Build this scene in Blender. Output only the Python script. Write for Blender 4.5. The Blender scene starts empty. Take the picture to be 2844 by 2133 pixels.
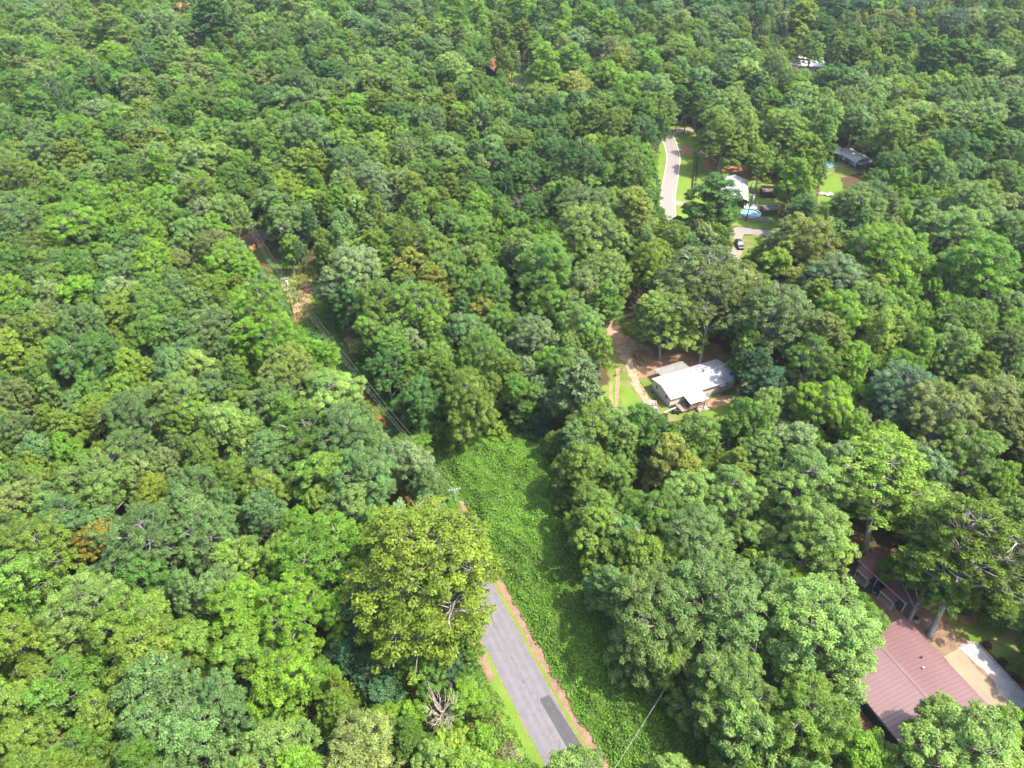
import bpy, bmesh, math, random
import numpy as np
from mathutils import Vector, Matrix, Euler
from mathutils.geometry import tessellate_polygon

# ------------------------------------------------------------------ camera, sky, sun, exposure
SC = bpy.context.scene
COL = SC.collection
CAM_H, PITCH, FOC = 105.0, 39.5, 2080.0          # metres, degrees below the horizon, focal length in photo pixels
cam_data = bpy.data.cameras.new('camera')
cam_data.sensor_fit = 'HORIZONTAL'
cam_data.sensor_width = 36.0
cam_data.lens = 36.0 * FOC / 2844.0
cam_data.clip_start = 0.5
cam_data.clip_end = 12000.0
cam = bpy.data.objects.new('camera', cam_data)
COL.objects.link(cam)
cam.location = (0, 0, CAM_H)
cam.rotation_euler = (math.radians(90 - PITCH), 0, 0)
SC.camera = cam

SUN_EL, SUN_AZ = 60.0, -14.0                        # azimuth counted from +X towards +Y
wd = bpy.data.worlds.new('World')
SC.world = wd
wd.use_nodes = True
nt = wd.node_tree
bg = nt.nodes['Background']
sky = nt.nodes.new('ShaderNodeTexSky')
sky.sky_type = 'NISHITA'
sky.sun_disc = False
sky.sun_elevation = math.radians(SUN_EL)
sky.sun_rotation = math.radians(90 - SUN_AZ)
sky.air_density = 0.75
sky.dust_density = 3.0
bg.inputs['Strength'].default_value = 0.15
nt.links.new(sky.outputs['Color'], bg.inputs['Color'])

sd = bpy.data.lights.new('sun', 'SUN')
sd.energy = 2.6
sd.angle = math.radians(0.9)
sd.color = (1.0, 0.94, 0.84)
sun = bpy.data.objects.new('sun', sd)
COL.objects.link(sun)
ce, se = math.cos(math.radians(SUN_EL)), math.sin(math.radians(SUN_EL))
sdir = Vector((ce * math.cos(math.radians(SUN_AZ)), ce * math.sin(math.radians(SUN_AZ)), se))
sun.rotation_euler = sdir.to_track_quat('Z', 'Y').to_euler()
sun.location = (0, 0, 300)

SC.view_settings.view_transform = 'Standard'
SC.view_settings.look = 'None'
SC.view_settings.gamma = 1.0
SC.view_settings.use_curve_mapping = False
SC.view_settings.exposure = 2.22
SC.render.engine = 'CYCLES'
SC.cycles.max_bounces = 5
SC.cycles.diffuse_bounces = 3
SC.cycles.glossy_bounces = 2
SC.cycles.transmission_bounces = 3
SC.cycles.transparent_max_bounces = 4
SC.cycles.use_adaptive_sampling = False

HAZE = 0.00008
SC.cycles.volume_bounces = 0
# ------------------------------------------------------------------ helpers
rnd = random.Random(7)
SP, CP = math.sin(math.radians(PITCH)), math.cos(math.radians(PITCH))
def P(u, v, z=0.0):
    """photo pixel -> the place where its sight line meets height z"""
    a = (u - 1422.0) / FOC
    b = -(v - 1066.5) / FOC
    d = (a, CP + b * SP, -SP + b * CP)
    t = (z - CAM_H) / d[2]
    return (d[0] * t, d[1] * t)
def U(x, y, z):
    dz = z - CAM_H
    w = y * CP - dz * SP
    up = y * SP + dz * CP
    return (1422.0 + FOC * x / w, 1066.5 - FOC * up / w, w)

def tag(o, label=None, cat=None, group=None, kind=None):
    if label: o['label'] = label
    if cat: o['category'] = cat
    if group: o['group'] = group
    if kind: o['kind'] = kind
    return o
def empty(name, loc, rz=0.0):
    o = bpy.data.objects.new(name, None)
    COL.objects.link(o)
    o.location = loc
    o.rotation_euler = (0, 0, rz)
    o.empty_display_size = 0.3
    return o
def link(name, me, parent=None):
    o = bpy.data.objects.new(name, me)
    COL.objects.link(o)
    if parent: o.parent = parent
    return o

class MB:
    """collects boxes, prisms, tubes and discs in one mesh"""
    def __init__(s): s.v = []; s.f = []
    def poly(s, pts):
        n = len(s.v); s.v += [tuple(p) for p in pts]; s.f.append(tuple(range(n, n + len(pts)))); return s
    def box(s, x0, x1, y0, y1, z0, z1):
        return s.hexa([(x0,y0,z0),(x1,y0,z0),(x1,y1,z0),(x0,y1,z0),(x0,y0,z1),(x1,y0,z1),(x1,y1,z1),(x0,y1,z1)])
    def hexa(s, p):
        n = len(s.v); s.v += [tuple(q) for q in p]
        for f in ((3,2,1,0),(4,5,6,7),(0,1,5,4),(1,2,6,5),(2,3,7,6),(3,0,4,7)):
            s.f.append(tuple(n + i for i in f))
        return s
    def slab(s, quad, t):
        """a sheet with thickness t hung below the quad's corners"""
        return s.hexa([(x, y, z - t) for x, y, z in quad] + [tuple(q) for q in quad])
    def prism(s, outline, y0, y1):
        """outline in the xz plane, run from y0 to y1"""
        n = len(s.v); k = len(outline)
        s.v += [(x, y0, z) for x, z in outline] + [(x, y1, z) for x, z in outline]
        s.f.append(tuple(range(n, n + k))); s.f.append(tuple(range(n + 2*k - 1, n + k - 1, -1)))
        for i in range(k):
            j = (i + 1) % k
            s.f.append((n + j, n + i, n + k + i, n + k + j))
        return s
    def tube(s, pts, rad, n=6, cap=True):
        pts = [Vector(p) for p in pts]
        if not isinstance(rad, (list, tuple)): rad = [rad] * len(pts)
        b = len(s.v)
        for i, p in enumerate(pts):
            t = (pts[min(i + 1, len(pts) - 1)] - pts[max(i - 1, 0)])
            t = t.normalized() if t.length > 1e-6 else Vector((0, 0, 1))
            a = Vector((1, 0, 0)) if abs(t.x) < 0.8 else Vector((0, 1, 0))
            e1 = t.cross(a).normalized(); e2 = t.cross(e1)
            for k in range(n):
                th = 2 * math.pi * k / n
                s.v.append(tuple(p + (e1 * math.cos(th) + e2 * math.sin(th)) * rad[i]))
        for i in range(len(pts) - 1):
            for k in range(n):
                k2 = (k + 1) % n
                s.f.append((b + i*n + k, b + i*n + k2, b + (i+1)*n + k2, b + (i+1)*n + k))
        if cap:
            s.f.append(tuple(b + k for k in range(n - 1, -1, -1)))
            s.f.append(tuple(b + (len(pts)-1)*n + k for k in range(n)))
        return s
    def lathe(s, prof, c=(0, 0, 0), n=16):
        """profile of (radius, z) turned round a vertical axis at c"""
        b = len(s.v)
        for r, z in prof:
            for k in range(n):
                th = 2 * math.pi * k / n
                s.v.append((c[0] + r * math.cos(th), c[1] + r * math.sin(th), c[2] + z))
        for i in range(len(prof) - 1):
            for k in range(n):
                k2 = (k + 1) % n
                s.f.append((b + i*n + k, b + i*n + k2, b + (i+1)*n + k2, b + (i+1)*n + k))
        return s
    def mesh(s, name, m):
        me = bpy.data.meshes.new(name)
        me.from_pydata(s.v, [], s.f)
        me.materials.append(m)
        me.validate(); me.update()
        return me
    def build(s, name, m, parent=None, smooth=False):
        me = s.mesh(name, m)
        bm = bmesh.new(); bm.from_mesh(me)
        bmesh.ops.recalc_face_normals(bm, faces=bm.faces)
        bm.to_mesh(me); bm.free()
        if smooth:
            for p in me.polygons: p.use_smooth = True
        return link(name, me, parent)

# ------------------------------------------------------------------ materials
M = {}
TONE = 0.62    # the reflectances below were read off the bright photograph; this brings them to real-world values
KEEP = ('bark', 'pale_bark', 'pine_bark', 'dead_wood', 'forest_floor', 'bank_soil', 'wire', 'pool_water', 'glass_dark', 'red_roof', 'red_roof_worn')
def mat(name, col, rough=0.8, spec=0.3, metal=0.0, var=0.0, scale=2.0, col2=None, scale2=None, bump=0.0, detail=4.0, lo=0.35, hi=0.65, coords='Object'):
    """principled surface; two colours mixed by noise, plus a finer brightness grain"""
    m = bpy.data.materials.new(name); m.use_nodes = True
    n = m.node_tree.nodes; L = m.node_tree.links
    b = n['Principled BSDF']
    b.inputs['Roughness'].default_value = rough
    b.inputs['Specular IOR Level'].default_value = spec
    b.inputs['Metallic'].default_value = metal
    if name not in KEEP:
        col = tuple(c * TONE for c in col); col2 = tuple(c * TONE for c in col2) if col2 else None
    c4 = (col[0], col[1], col[2], 1)
    b.inputs['Base Color'].default_value = c4
    if col2 or var or bump:
        tc = n.new('ShaderNodeTexCoord')
        src = None
        if col2:
            nz = n.new('ShaderNodeTexNoise'); nz.inputs['Scale'].default_value = scale; nz.inputs['Detail'].default_value = detail
            nz.inputs['Roughness'].default_value = 0.62
            L.new(tc.outputs[coords], nz.inputs['Vector'])
            rp = n.new('ShaderNodeValToRGB')
            rp.color_ramp.elements[0].position = lo; rp.color_ramp.elements[1].position = hi
            rp.color_ramp.elements[0].color = c4; rp.color_ramp.elements[1].color = (col2[0], col2[1], col2[2], 1)
            L.new(nz.outputs['Fac'], rp.inputs['Fac'])
            src = rp.outputs['Color']
        if var or bump:
            n2 = n.new('ShaderNodeTexNoise'); n2.inputs['Scale'].default_value = scale2 or scale * 7; n2.inputs['Detail'].default_value = 3
            L.new(tc.outputs[coords], n2.inputs['Vector'])
        if var:
            mr = n.new('ShaderNodeMapRange')
            mr.inputs['From Min'].default_value = 0.3; mr.inputs['From Max'].default_value = 0.7
            mr.inputs['To Min'].default_value = 1 - var; mr.inputs['To Max'].default_value = 1 + var
            L.new(n2.outputs['Fac'], mr.inputs['Value'])
            mx = n.new('ShaderNodeVectorMath'); mx.operation = 'SCALE'
            if src is None:
                rgb = n.new('ShaderNodeRGB'); rgb.outputs[0].default_value = c4; src = rgb.outputs[0]
            L.new(src, mx.inputs[0]); L.new(mr.outputs['Result'], mx.inputs['Scale'])
            src = mx.outputs['Vector']
        if bump:
            bp = n.new('ShaderNodeBump'); bp.inputs['Strength'].default_value = bump; bp.inputs['Distance'].default_value = 0.05
            L.new(n2.outputs['Fac'], bp.inputs['Height']); L.new(bp.outputs['Normal'], b.inputs['Normal'])
        if src is not None: L.new(src, b.inputs['Base Color'])
    M[name] = m
    return m

def leaf_mat(name, source, col=(0.07, 0.13, 0.03), trans=0.40):
    """foliage: tint per tree (instance or object attribute), small tone differences from leaf to leaf, light passing through"""
    m = bpy.data.materials.new(name); m.use_nodes = True
    n = m.node_tree.nodes; L = m.node_tree.links
    b = n['Principled BSDF']; out = n['Material Output']
    b.inputs['Roughness'].default_value = 0.5
    b.inputs['Specular IOR Level'].default_value = 0.18
    lv = n.new('ShaderNodeAttribute'); lv.attribute_name = 'leaf_tone'
    sep = n.new('ShaderNodeSeparateXYZ'); L.new(lv.outputs['Vector'], sep.inputs[0])
    if source:
        at = n.new('ShaderNodeAttribute'); at.attribute_type = source; at.attribute_name = 'tint'
        base = at.outputs['Color']
    else:
        rgb = n.new('ShaderNodeRGB'); rgb.outputs[0].default_value = (*col, 1); base = rgb.outputs[0]
    # warmer tips: shift some leaves to yellow
    mixy = n.new('ShaderNodeMix'); mixy.data_type = 'RGBA'; mixy.blend_type = 'MULTIPLY'
    mixy.inputs['B'].default_value = (1.45, 1.15, 0.75, 1)
    L.new(sep.outputs['Y'], mixy.inputs['Factor']); L.new(base, mixy.inputs['A'])
    sc = n.new('ShaderNodeVectorMath'); sc.operation = 'SCALE'
    L.new(mixy.outputs['Result'], sc.inputs[0]); L.new(sep.outputs['X'], sc.inputs['Scale'])
    L.new(sc.outputs['Vector'], b.inputs['Base Color'])
    tr = n.new('ShaderNodeBsdfTranslucent')
    tw = n.new('ShaderNodeVectorMath'); tw.operation = 'MULTIPLY'; tw.inputs[1].default_value = (1.15, 1.2, 0.55)
    L.new(sc.outputs['Vector'], tw.inputs[0]); L.new(tw.outputs['Vector'], tr.inputs['Color'])
    ms = n.new('ShaderNodeMixShader'); ms.inputs['Fac'].default_value = trans
    L.new(b.outputs['BSDF'], ms.inputs[1]); L.new(tr.outputs['BSDF'], ms.inputs[2])
    L.new(ms.outputs['Shader'], out.inputs['Surface'])
    M[name] = m
    return m

leaf_mat('foliage', 'OBJECT')
leaf_mat('foliage_far', 'INSTANCER')
leaf_mat('vine_leaf', None, (0.082, 0.190, 0.018), 0.40)
mat('forest_floor', (0.075, 0.042, 0.022), 0.95, 0.1, var=0.35, scale=0.25, col2=(0.05, 0.045, 0.02), scale2=3.0)
mat('bark', (0.19, 0.17, 0.14), 0.9, 0.1, var=0.3, scale=3.0, col2=(0.30, 0.275, 0.24))
mat('pale_bark', (0.30, 0.275, 0.235), 0.85, 0.15, var=0.25, scale=2.0, col2=(0.22, 0.20, 0.165))
mat('pine_bark', (0.16, 0.105, 0.075), 0.9, 0.1, var=0.3, scale=3.0, col2=(0.2, 0.15, 0.12))
mat('dead_wood', (0.36, 0.31, 0.26), 0.9, 0.1, var=0.25, scale=3.0, col2=(0.27, 0.22, 0.19))
mat('grass', (0.125, 0.225, 0.025), 0.9, 0.12, var=0.22, scale=0.22, col2=(0.18, 0.255, 0.04), scale2=6.0)
mat('dry_grass', (0.30, 0.26, 0.10), 0.95, 0.1, var=0.25, scale=0.5, col2=(0.16, 0.22, 0.04), scale2=5.0)
mat('shade_painted_grass', (0.06, 0.13, 0.026), 0.9, 0.12, var=0.3, scale=0.5, col2=(0.075, 0.12, 0.02), scale2=6.0)  # darker grass: the tree shade over the corridor is put into its colour
mat('yard_grass', (0.13, 0.20, 0.03), 0.95, 0.1, var=0.25, scale=0.35, col2=(0.27, 0.20, 0.11), scale2=5.0, lo=0.45, hi=0.68)
mat('red_clay', (0.42, 0.16, 0.06), 0.95, 0.1, var=0.18, scale=0.5, col2=(0.5, 0.25, 0.12), scale2=4.0)
mat('bare_dirt', (0.40, 0.27, 0.16), 0.95, 0.1, var=0.2, scale=0.6, col2=(0.30, 0.19, 0.1), scale2=4.0)
mat('pale_track', (0.47, 0.36, 0.25), 0.95, 0.1, var=0.2, scale=0.9, col2=(0.36, 0.22, 0.12), scale2=6.0)
mat('leaf_litter', (0.27, 0.15, 0.085), 0.95, 0.1, var=0.35, scale=0.6, col2=(0.36, 0.24, 0.14), scale2=7.0)
mat('mulch', (0.22, 0.135, 0.085), 0.95, 0.1, var=0.4, scale=0.8, col2=(0.31, 0.215, 0.145), scale2=8.0)
mat('gravel', (0.34, 0.35, 0.37), 0.9, 0.2, var=0.4, scale=0.7, col2=(0.42, 0.42, 0.43), scale2=9.0, bump=0.5)
mat('concrete', (0.36, 0.285, 0.19), 0.85, 0.2, var=0.08, scale=0.5, col2=(0.31, 0.25, 0.17), scale2=5.0)
mat('far_concrete', (0.33, 0.275, 0.215), 0.85, 0.2, var=0.08, scale=0.3, col2=(0.28, 0.23, 0.175), scale2=4.0)
mat('patch_asphalt', (0.075, 0.075, 0.08), 0.85, 0.25, var=0.12, scale=1.2, col2=(0.095, 0.095, 0.1), scale2=9.0)
mat('white_paint', (0.72, 0.72, 0.70), 0.6, 0.3, var=0.06, scale=2.0, col2=(0.64, 0.64, 0.62))
mat('crack', (0.06, 0.06, 0.065), 0.9, 0.2)
mat('white_metal', (0.42, 0.425, 0.435), 0.5, 0.3, var=0.06, scale=0.35, col2=(0.33, 0.335, 0.35), scale2=4.0, lo=0.45, hi=0.8)
mat('worn_metal', (0.34, 0.33, 0.315), 0.55, 0.3, var=0.12, scale=0.5, col2=(0.26, 0.25, 0.235), scale2=5.0)
mat('cream_siding', (0.95, 0.88, 0.66), 0.7, 0.25, var=0.04, scale=0.6, col2=(0.9, 0.82, 0.60))
mat('skirting', (0.70, 0.75, 0.84), 0.7, 0.25, var=0.08, scale=1.0, col2=(0.6, 0.64, 0.73))
mat('white_trim', (0.78, 0.77, 0.73), 0.6, 0.3)
mat('glass_dark', (0.02, 0.025, 0.03), 0.12, 0.6)
mat('old_wood', (0.30, 0.215, 0.15), 0.9, 0.15, var=0.25, scale=2.0, col2=(0.40, 0.31, 0.23))
mat('red_wood', (0.17, 0.085, 0.055), 0.85, 0.15, var=0.25, scale=1.5, col2=(0.23, 0.12, 0.075))
mat('deck_wood', (0.36, 0.21, 0.11), 0.85, 0.2, var=0.15, scale=1.5, col2=(0.29, 0.165, 0.085))
mat('pole_wood', (0.11, 0.085, 0.07), 0.9, 0.15, var=0.2, scale=2.0, col2=(0.16, 0.13, 0.11))
mat('grey_pole_wood', (0.36, 0.33, 0.30), 0.9, 0.15, var=0.2, scale=2.0, col2=(0.27, 0.245, 0.22))
mat('galvanised', (0.62, 0.63, 0.64), 0.45, 0.5, var=0.06, scale=2.0)
mat('porcelain', (0.72, 0.72, 0.71), 0.35, 0.5)
mat('wire', (0.22, 0.22, 0.23), 0.5, 0.4)
mat('rubber', (0.03, 0.03, 0.032), 0.8, 0.25)
mat('red_roof', (0.125, 0.068, 0.068), 0.40, 0.5, var=0.08, scale=0.30, col2=(0.105, 0.055, 0.055), scale2=3.0)
mat('red_roof_worn', (0.15, 0.060, 0.057), 0.55, 0.35, var=0.12, scale=0.8, col2=(0.12, 0.048, 0.045), scale2=3.0)
mat('blue_siding', (0.075, 0.095, 0.125), 0.7, 0.25, var=0.08, scale=1.0, col2=(0.09, 0.11, 0.14))
mat('far_red_roof', (0.36, 0.095, 0.085), 0.5, 0.3, var=0.06, scale=0.3)
mat('grey_roof', (0.27, 0.28, 0.30), 0.6, 0.3, var=0.08, scale=0.6, col2=(0.33, 0.34, 0.36))
mat('far_white_roof', (0.75, 0.76, 0.78), 0.5, 0.3, var=0.05, scale=0.3)
mat('dark_wall', (0.06, 0.05, 0.045), 0.85, 0.2)
mat('brown_wall', (0.22, 0.15, 0.11), 0.85, 0.2, var=0.1, scale=1.0)
mat('pool_water', (0.15, 0.30, 0.36), 0.08, 0.5)
mat('pool_wall', (0.42, 0.43, 0.44), 0.5, 0.4, var=0.05, scale=1.5)
mat('blue_plastic', (0.08, 0.35, 0.62), 0.4, 0.4)
mat('blue_tarp', (0.03, 0.13, 0.24), 0.5, 0.4, var=0.25, scale=2.0)
mat('vinyl', (0.45, 0.45, 0.44), 0.45, 0.4, var=0.05, scale=1.5)
mat('car_black', (0.025, 0.03, 0.036), 0.25, 0.6)
mat('car_white', (0.48, 0.49, 0.5), 0.3, 0.5)
mat('car_glass', (0.05, 0.08, 0.11), 0.06, 0.7)
mat('orange_paint', (0.55, 0.18, 0.06), 0.6, 0.3)
mat('red_plastic', (0.5, 0.05, 0.04), 0.5, 0.3)
mat('junk_dark', (0.09, 0.075, 0.07), 0.8, 0.2, var=0.3, scale=4.0, col2=(0.25, 0.2, 0.17))
mat('junk_pale', (0.62, 0.58, 0.54), 0.7, 0.3, var=0.15, scale=3.0, col2=(0.45, 0.35, 0.3))
mat('stone', (0.5, 0.45, 0.38), 0.9, 0.2, var=0.2, scale=3.0, col2=(0.38, 0.33, 0.28))
mat('pale_rock', (0.58, 0.55, 0.52), 0.9, 0.2, var=0.15, scale=2.0, col2=(0.45, 0.4, 0.36))
mat('terracotta', (0.42, 0.36, 0.28), 0.8, 0.2)
mat('dark_pot', (0.05, 0.05, 0.05), 0.6, 0.3)
# ------------------------------------------------------------------ foliage and tree builders
def quads_mesh(name, pos, nrm, axis, size, aspect, tone, m):
    """leaf quads: pos, normal, long axis, size per leaf"""
    N = len(pos)
    nrm = nrm / np.maximum(np.linalg.norm(nrm, axis=1, keepdims=True), 1e-6)
    ax = axis - nrm * np.sum(axis * nrm, axis=1, keepdims=True)
    ax /= np.maximum(np.linalg.norm(ax, axis=1, keepdims=True), 1e-6)
    bx = np.cross(nrm, ax)
    s = size[:, None]
    a = ax * s; b = bx * s * aspect
    v = np.empty((N, 4, 3), np.float32)
    v[:, 0] = pos - a; v[:, 1] = pos + b * 1.0 + a * 0.1; v[:, 2] = pos + a; v[:, 3] = pos - b * 1.0 + a * 0.1
    me = bpy.data.meshes.new(name)
    me.vertices.add(N * 4); me.vertices.foreach_set('co', v.ravel())
    me.loops.add(N * 4); me.loops.foreach_set('vertex_index', np.arange(N * 4, dtype=np.int32))
    me.polygons.add(N); me.polygons.foreach_set('loop_start', np.arange(0, N * 4, 4, dtype=np.int32))
    me.polygons.foreach_set('loop_total', np.full(N, 4, np.int32))
    at = me.attributes.new('leaf_tone', 'FLOAT_VECTOR', 'FACE')
    at.data.foreach_set('vector', tone.astype(np.float32).ravel())
    me.materials.append(m)
    me.update()
    return me

def unit(rs, n):
    v = rs.normal(size=(n, 3))
    return v / np.linalg.norm(v, axis=1, keepdims=True)

def puff_leaves(rs, centres, radii, n_per, leaf, flat=0.72, low=-0.45, spread=0.75, lobe=None):
    """leaves in small domes round each centre"""
    cnt = np.maximum((n_per * (radii / radii.mean()) ** 2).astype(int), 8)
    idx = np.repeat(np.arange(len(centres)), cnt)
    N = len(idx)
    d = unit(rs, N * 2)
    d = d[d[:, 2] > low][:N]
    while len(d) < N:
        e = unit(rs, N); d = np.concatenate([d, e[e[:, 2] > low]])[:N]
    r = radii[idx] * (0.40 + 0.85 * rs.random(N) ** 0.75)
    p = centres[idx] + d * r[:, None] * np.array([1, 1, flat])
    nrm = d * 0.60 + np.array([0.12, 0, 0.85]) + rs.normal(size=(N, 3)) * 0.36
    ax = d + rs.normal(size=(N, 3)) * spread
    size = leaf * (0.6 + 0.7 * rs.random(N))
    pt = rs.normal(size=len(centres)) * 0.13
    py = 0.12 * rs.random(len(centres))
    if lobe is not None:
        pt = pt + (rs.normal(size=lobe.max() + 1) * 0.10)[lobe]; py = py + (0.30 * rs.random(lobe.max() + 1) ** 2)[lobe]
    tone = np.stack([np.clip(1.0 + pt[idx] + rs.normal(size=N) * 0.22, 0.45, 1.7),
                     np.clip(rs.random(N) ** 3 * 0.9 + py[idx], 0, 1), np.zeros(N)], axis=1)
    return p, nrm, ax, size, tone

def limb(mb, a, b, r0, r1, rs, sag=0.08, seg=4, n=5):
    a, b = np.array(a, float), np.array(b, float)
    L = np.linalg.norm(b - a)
    off = rs.normal(size=3) * L * sag
    pts = []
    for i in range(seg + 1):
        t = i / seg
        p = a + (b - a) * t + off * math.sin(math.pi * t) + np.array([0, 0, L * 0.10 * math.sin(math.pi * t)])
        pts.append(p)
    mb.tube(pts, [r0 + (r1 - r0) * (i / seg) for i in range(seg + 1)], n)
    return pts

PROTO = {}
def add_proto(kind, name, D, Hh, crown, trunk, trunk_mat, smooth=True):
    for p in trunk.polygons: p.use_smooth = True
    PROTO.setdefault(kind, []).append(dict(name=name, D=D, H=Hh, crown=crown, trunk=trunk))

def broadleaf(kind, name, seed, D, Hh, lobes, leaf, n_leaf, shape='dome', open_=0.0, bark='bark', base=0.17, puff=0.135, twig=0.5):
    rs = np.random.RandomState(seed)
    R = D / 2.0
    zb = Hh * base; zt = Hh
    cz = (zb + zt) / 2; hz = (zt - zb) / 2
    C = []; Rl = []
    ga = 2.39996
    for i in range(lobes):
        t = (i + 0.5) / lobes
        if shape == 'dome':
            z = zb + (zt - zb) * (0.12 + 0.74 * t ** 0.85)
            rr = R * math.sqrt(max(0.0, 1 - ((z - zb) / (zt - zb)) ** 2.2)) * (0.60 + 0.34 * rs.rand())
            lr = R * (0.30 + 0.16 * rs.rand())
        else:
            z = zb + (zt - zb) * (0.08 + 0.82 * t)
            k = (z - zb) / (zt - zb)
            prof = math.sin(math.pi * min(1.0, 0.22 + 0.78 * k) ** 0.9) ** 0.75
            rr = R * prof * (0.62 + 0.14 * rs.rand())
            lr = R * (0.40 + 0.10 * rs.rand()) * (1.05 - 0.42 * k)
        th = i * ga + rs.rand() * 0.9
        C.append((rr * math.cos(th), rr * math.sin(th), z)); Rl.append(lr)
    if shape == 'dome':
        C.append((rs.normal() * 0.08 * R, rs.normal() * 0.08 * R, zt - R * 0.34)); Rl.append(R * 0.40)
    else:
        C.append((0, 0, zt - R * 0.25)); Rl.append(R * 0.30)
    C = np.array(C); Rl = np.array(Rl)
    pc = []; pr = []; owner = []
    for i in range(len(C)):
        npf = int(15 * (Rl[i] / (0.38 * R)) ** 1.6 * (0.135 / puff) ** 1.3)
        for j in range(npf):
            zz = 1 - (j + 0.5) / npf * 1.45
            th = j * ga + rs.rand() * 0.8
            q = math.sqrt(max(0.0, 1 - zz * zz))
            d = np.array([q * math.cos(th), q * math.sin(th), zz * 0.8]) + rs.normal(size=3) * 0.10
            c = C[i] + d * Rl[i] * (0.82 + 0.3 * rs.rand())
            # inside another lobe: hidden, leave it out
            dist = np.linalg.norm((c - C) / 1.0, axis=1) / Rl
            dist[i] = 9
            if dist.min() < 0.62: continue
            if rs.rand() < open_: continue
            pc.append(c); pr.append(R * puff * (0.75 + 0.6 * rs.rand())); owner.append(i)
    pc = np.array(pc); pr = np.array(pr)
    n_per = n_leaf / len(pc)
    p, nr, ax, sz, tone = puff_leaves(rs, pc, pr, n_per, leaf, lobe=np.array(owner))
    crown = quads_mesh('crown', p, nr, ax, sz, 0.55, tone, M['foliage'])
    mb = MB()
    tr = max(0.16, D * 0.028)
    fork = zb + (zt - zb) * (0.30 if shape == 'dome' else 0.75)
    mb.tube([(0, 0, -0.4), (0, 0, 0.3), (rs.normal() * .1, rs.normal() * .1, fork * 0.6), (rs.normal() * .15, rs.normal() * .15, fork)],
            [tr * 1.35, tr * 1.05, tr * 0.85, tr * 0.62], 8)
    tips = {}
    for i in range(len(C)):
        a = (0, 0, min(fork, max(zb * 0.85, C[i][2] - Rl[i] * 1.6)))
        tips[i] = limb(mb, a, C[i] + np.array([0, 0, 0.1 * Rl[i]]), tr * 0.5, tr * 0.17, rs, 0.09, 4, 5)
    for k in range(len(pc)):
        if rs.rand() < twig:
            limb(mb, tips[owner[k]][rs.randint(2, 5)], pc[k] + rs.normal(size=3) * 0.1 + np.array([0, 0, pr[k] * (0.35 if bark == 'pale_bark' else 0.1)]),
                 tr * 0.15 + 0.02, 0.022, rs, 0.12, 2, 3)
    for k in range(int(9 * D / 13) if kind not in ('bush', 'big_leaf', 'round_shrub') else 0):     # bare twigs standing out of the leaves
        j = rs.randint(len(pc)); o_ = pc[j] - np.array([0, 0, (zb + zt) * 0.5]); o_ /= np.linalg.norm(o_) + 1e-6
        e_ = pc[j] + o_ * pr[j] * 1.3 + rs.normal(size=3) * 0.35
        q_ = limb(mb, pc[j] - o_ * 0.8, e_, 0.05, 0.02, rs, 0.12, 2, 3)
        for w in range(2): limb(mb, q_[1], e_ + rs.normal(size=3) * 0.55, 0.032, 0.015, rs, 0.1, 1, 3)
    add_proto(kind, name, D, Hh, crown, mb.mesh('trunk', M[bark]), bark)

def pine(kind, name, seed, D, Hh, n_br, leaf, feather=False, base=0.42):
    rs = np.random.RandomState(seed)
    R = D / 2.0; zb = Hh * base
    P_, N_, A_, S_, T_ = [], [], [], [], []
    mb = MB()
    tr = max(0.14, D * 0.025)
    mb.tube([(0, 0, -0.4), (0, 0, Hh * 0.5), (rs.normal() * .1, rs.normal() * .1, Hh * 0.97)], [tr * 1.2, tr * 0.8, 0.04], 7)
    for i in range(n_br):
        t = (i + rs.rand()) / n_br
        z = zb + (Hh - zb) * t ** 0.9 * 0.97
        ln = R * (1.0 - t) ** (0.75 if feather else 0.5) * (0.75 + 0.35 * rs.rand()) + 0.25
        if not feather and rs.rand() < 0.12: continue
        th = i * 2.39996 + rs.rand() * 0.5
        rise = (0.05 if feather else 0.28) + 0.2 * rs.rand() - (0.25 if feather else 0.0) * (1 - t)
        tip = np.array([ln * math.cos(th), ln * math.sin(th), z + rise * ln])
        a = np.array([0, 0, z])
        limb(mb, a, tip, tr * 0.25 * (1 - t * 0.6) + 0.015, 0.015, rs, 0.03, 2, 3)
        nsp = max(4, int(ln * (3.4 if feather else 2.6)))
        for j in range(nsp):
            f = (0.25 if feather else 0.45) + (0.8 - (0.05 if feather else 0.2)) * rs.rand()
            sw = (1.15 - f) * ln * 0.45
            side = np.array([-math.sin(th), math.cos(th), 0]) * rs.normal() * sw
            c = a + (tip - a) * min(f, 1.05) + side + np.array([0, 0, rs.normal() * 0.12 - 0.15 * np.linalg.norm(side) * feather])
            k = 34 if feather else 44
            d = unit(rs, k); d[:, 2] = d[:, 2] * (0.3 if feather else 0.6) + (0.1 if feather else 0.28)
            d[:, 0] += 0.5 * math.cos(th); d[:, 1] += 0.5 * math.sin(th)
            rr = (0.26 if feather else 0.42)
            P_.append(c + d * rr * (0.5 + 0.6 * rs.rand(k)[:, None])); A_.append(d)
            N_.append(np.array([0, 0, 0.7]) + rs.normal(size=(k, 3)) * 0.55)
            S_.append(leaf * (0.7 + 0.6 * rs.rand(k)))
            pt = rs.normal() * 0.1
            T_.append(np.stack([np.clip(1 + pt + rs.normal(size=k) * 0.16, .5, 1.6), rs.rand(k) ** 2 * 0.7, np.zeros(k)], axis=1))
    crown = quads_mesh('crown', np.concatenate(P_), np.concatenate(N_), np.concatenate(A_), np.concatenate(S_), 0.30, np.concatenate(T_), M['foliage'])
    add_proto(kind, name, D, Hh, crown, mb.mesh('trunk', M['pine_bark']), 'pine_bark')

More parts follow.
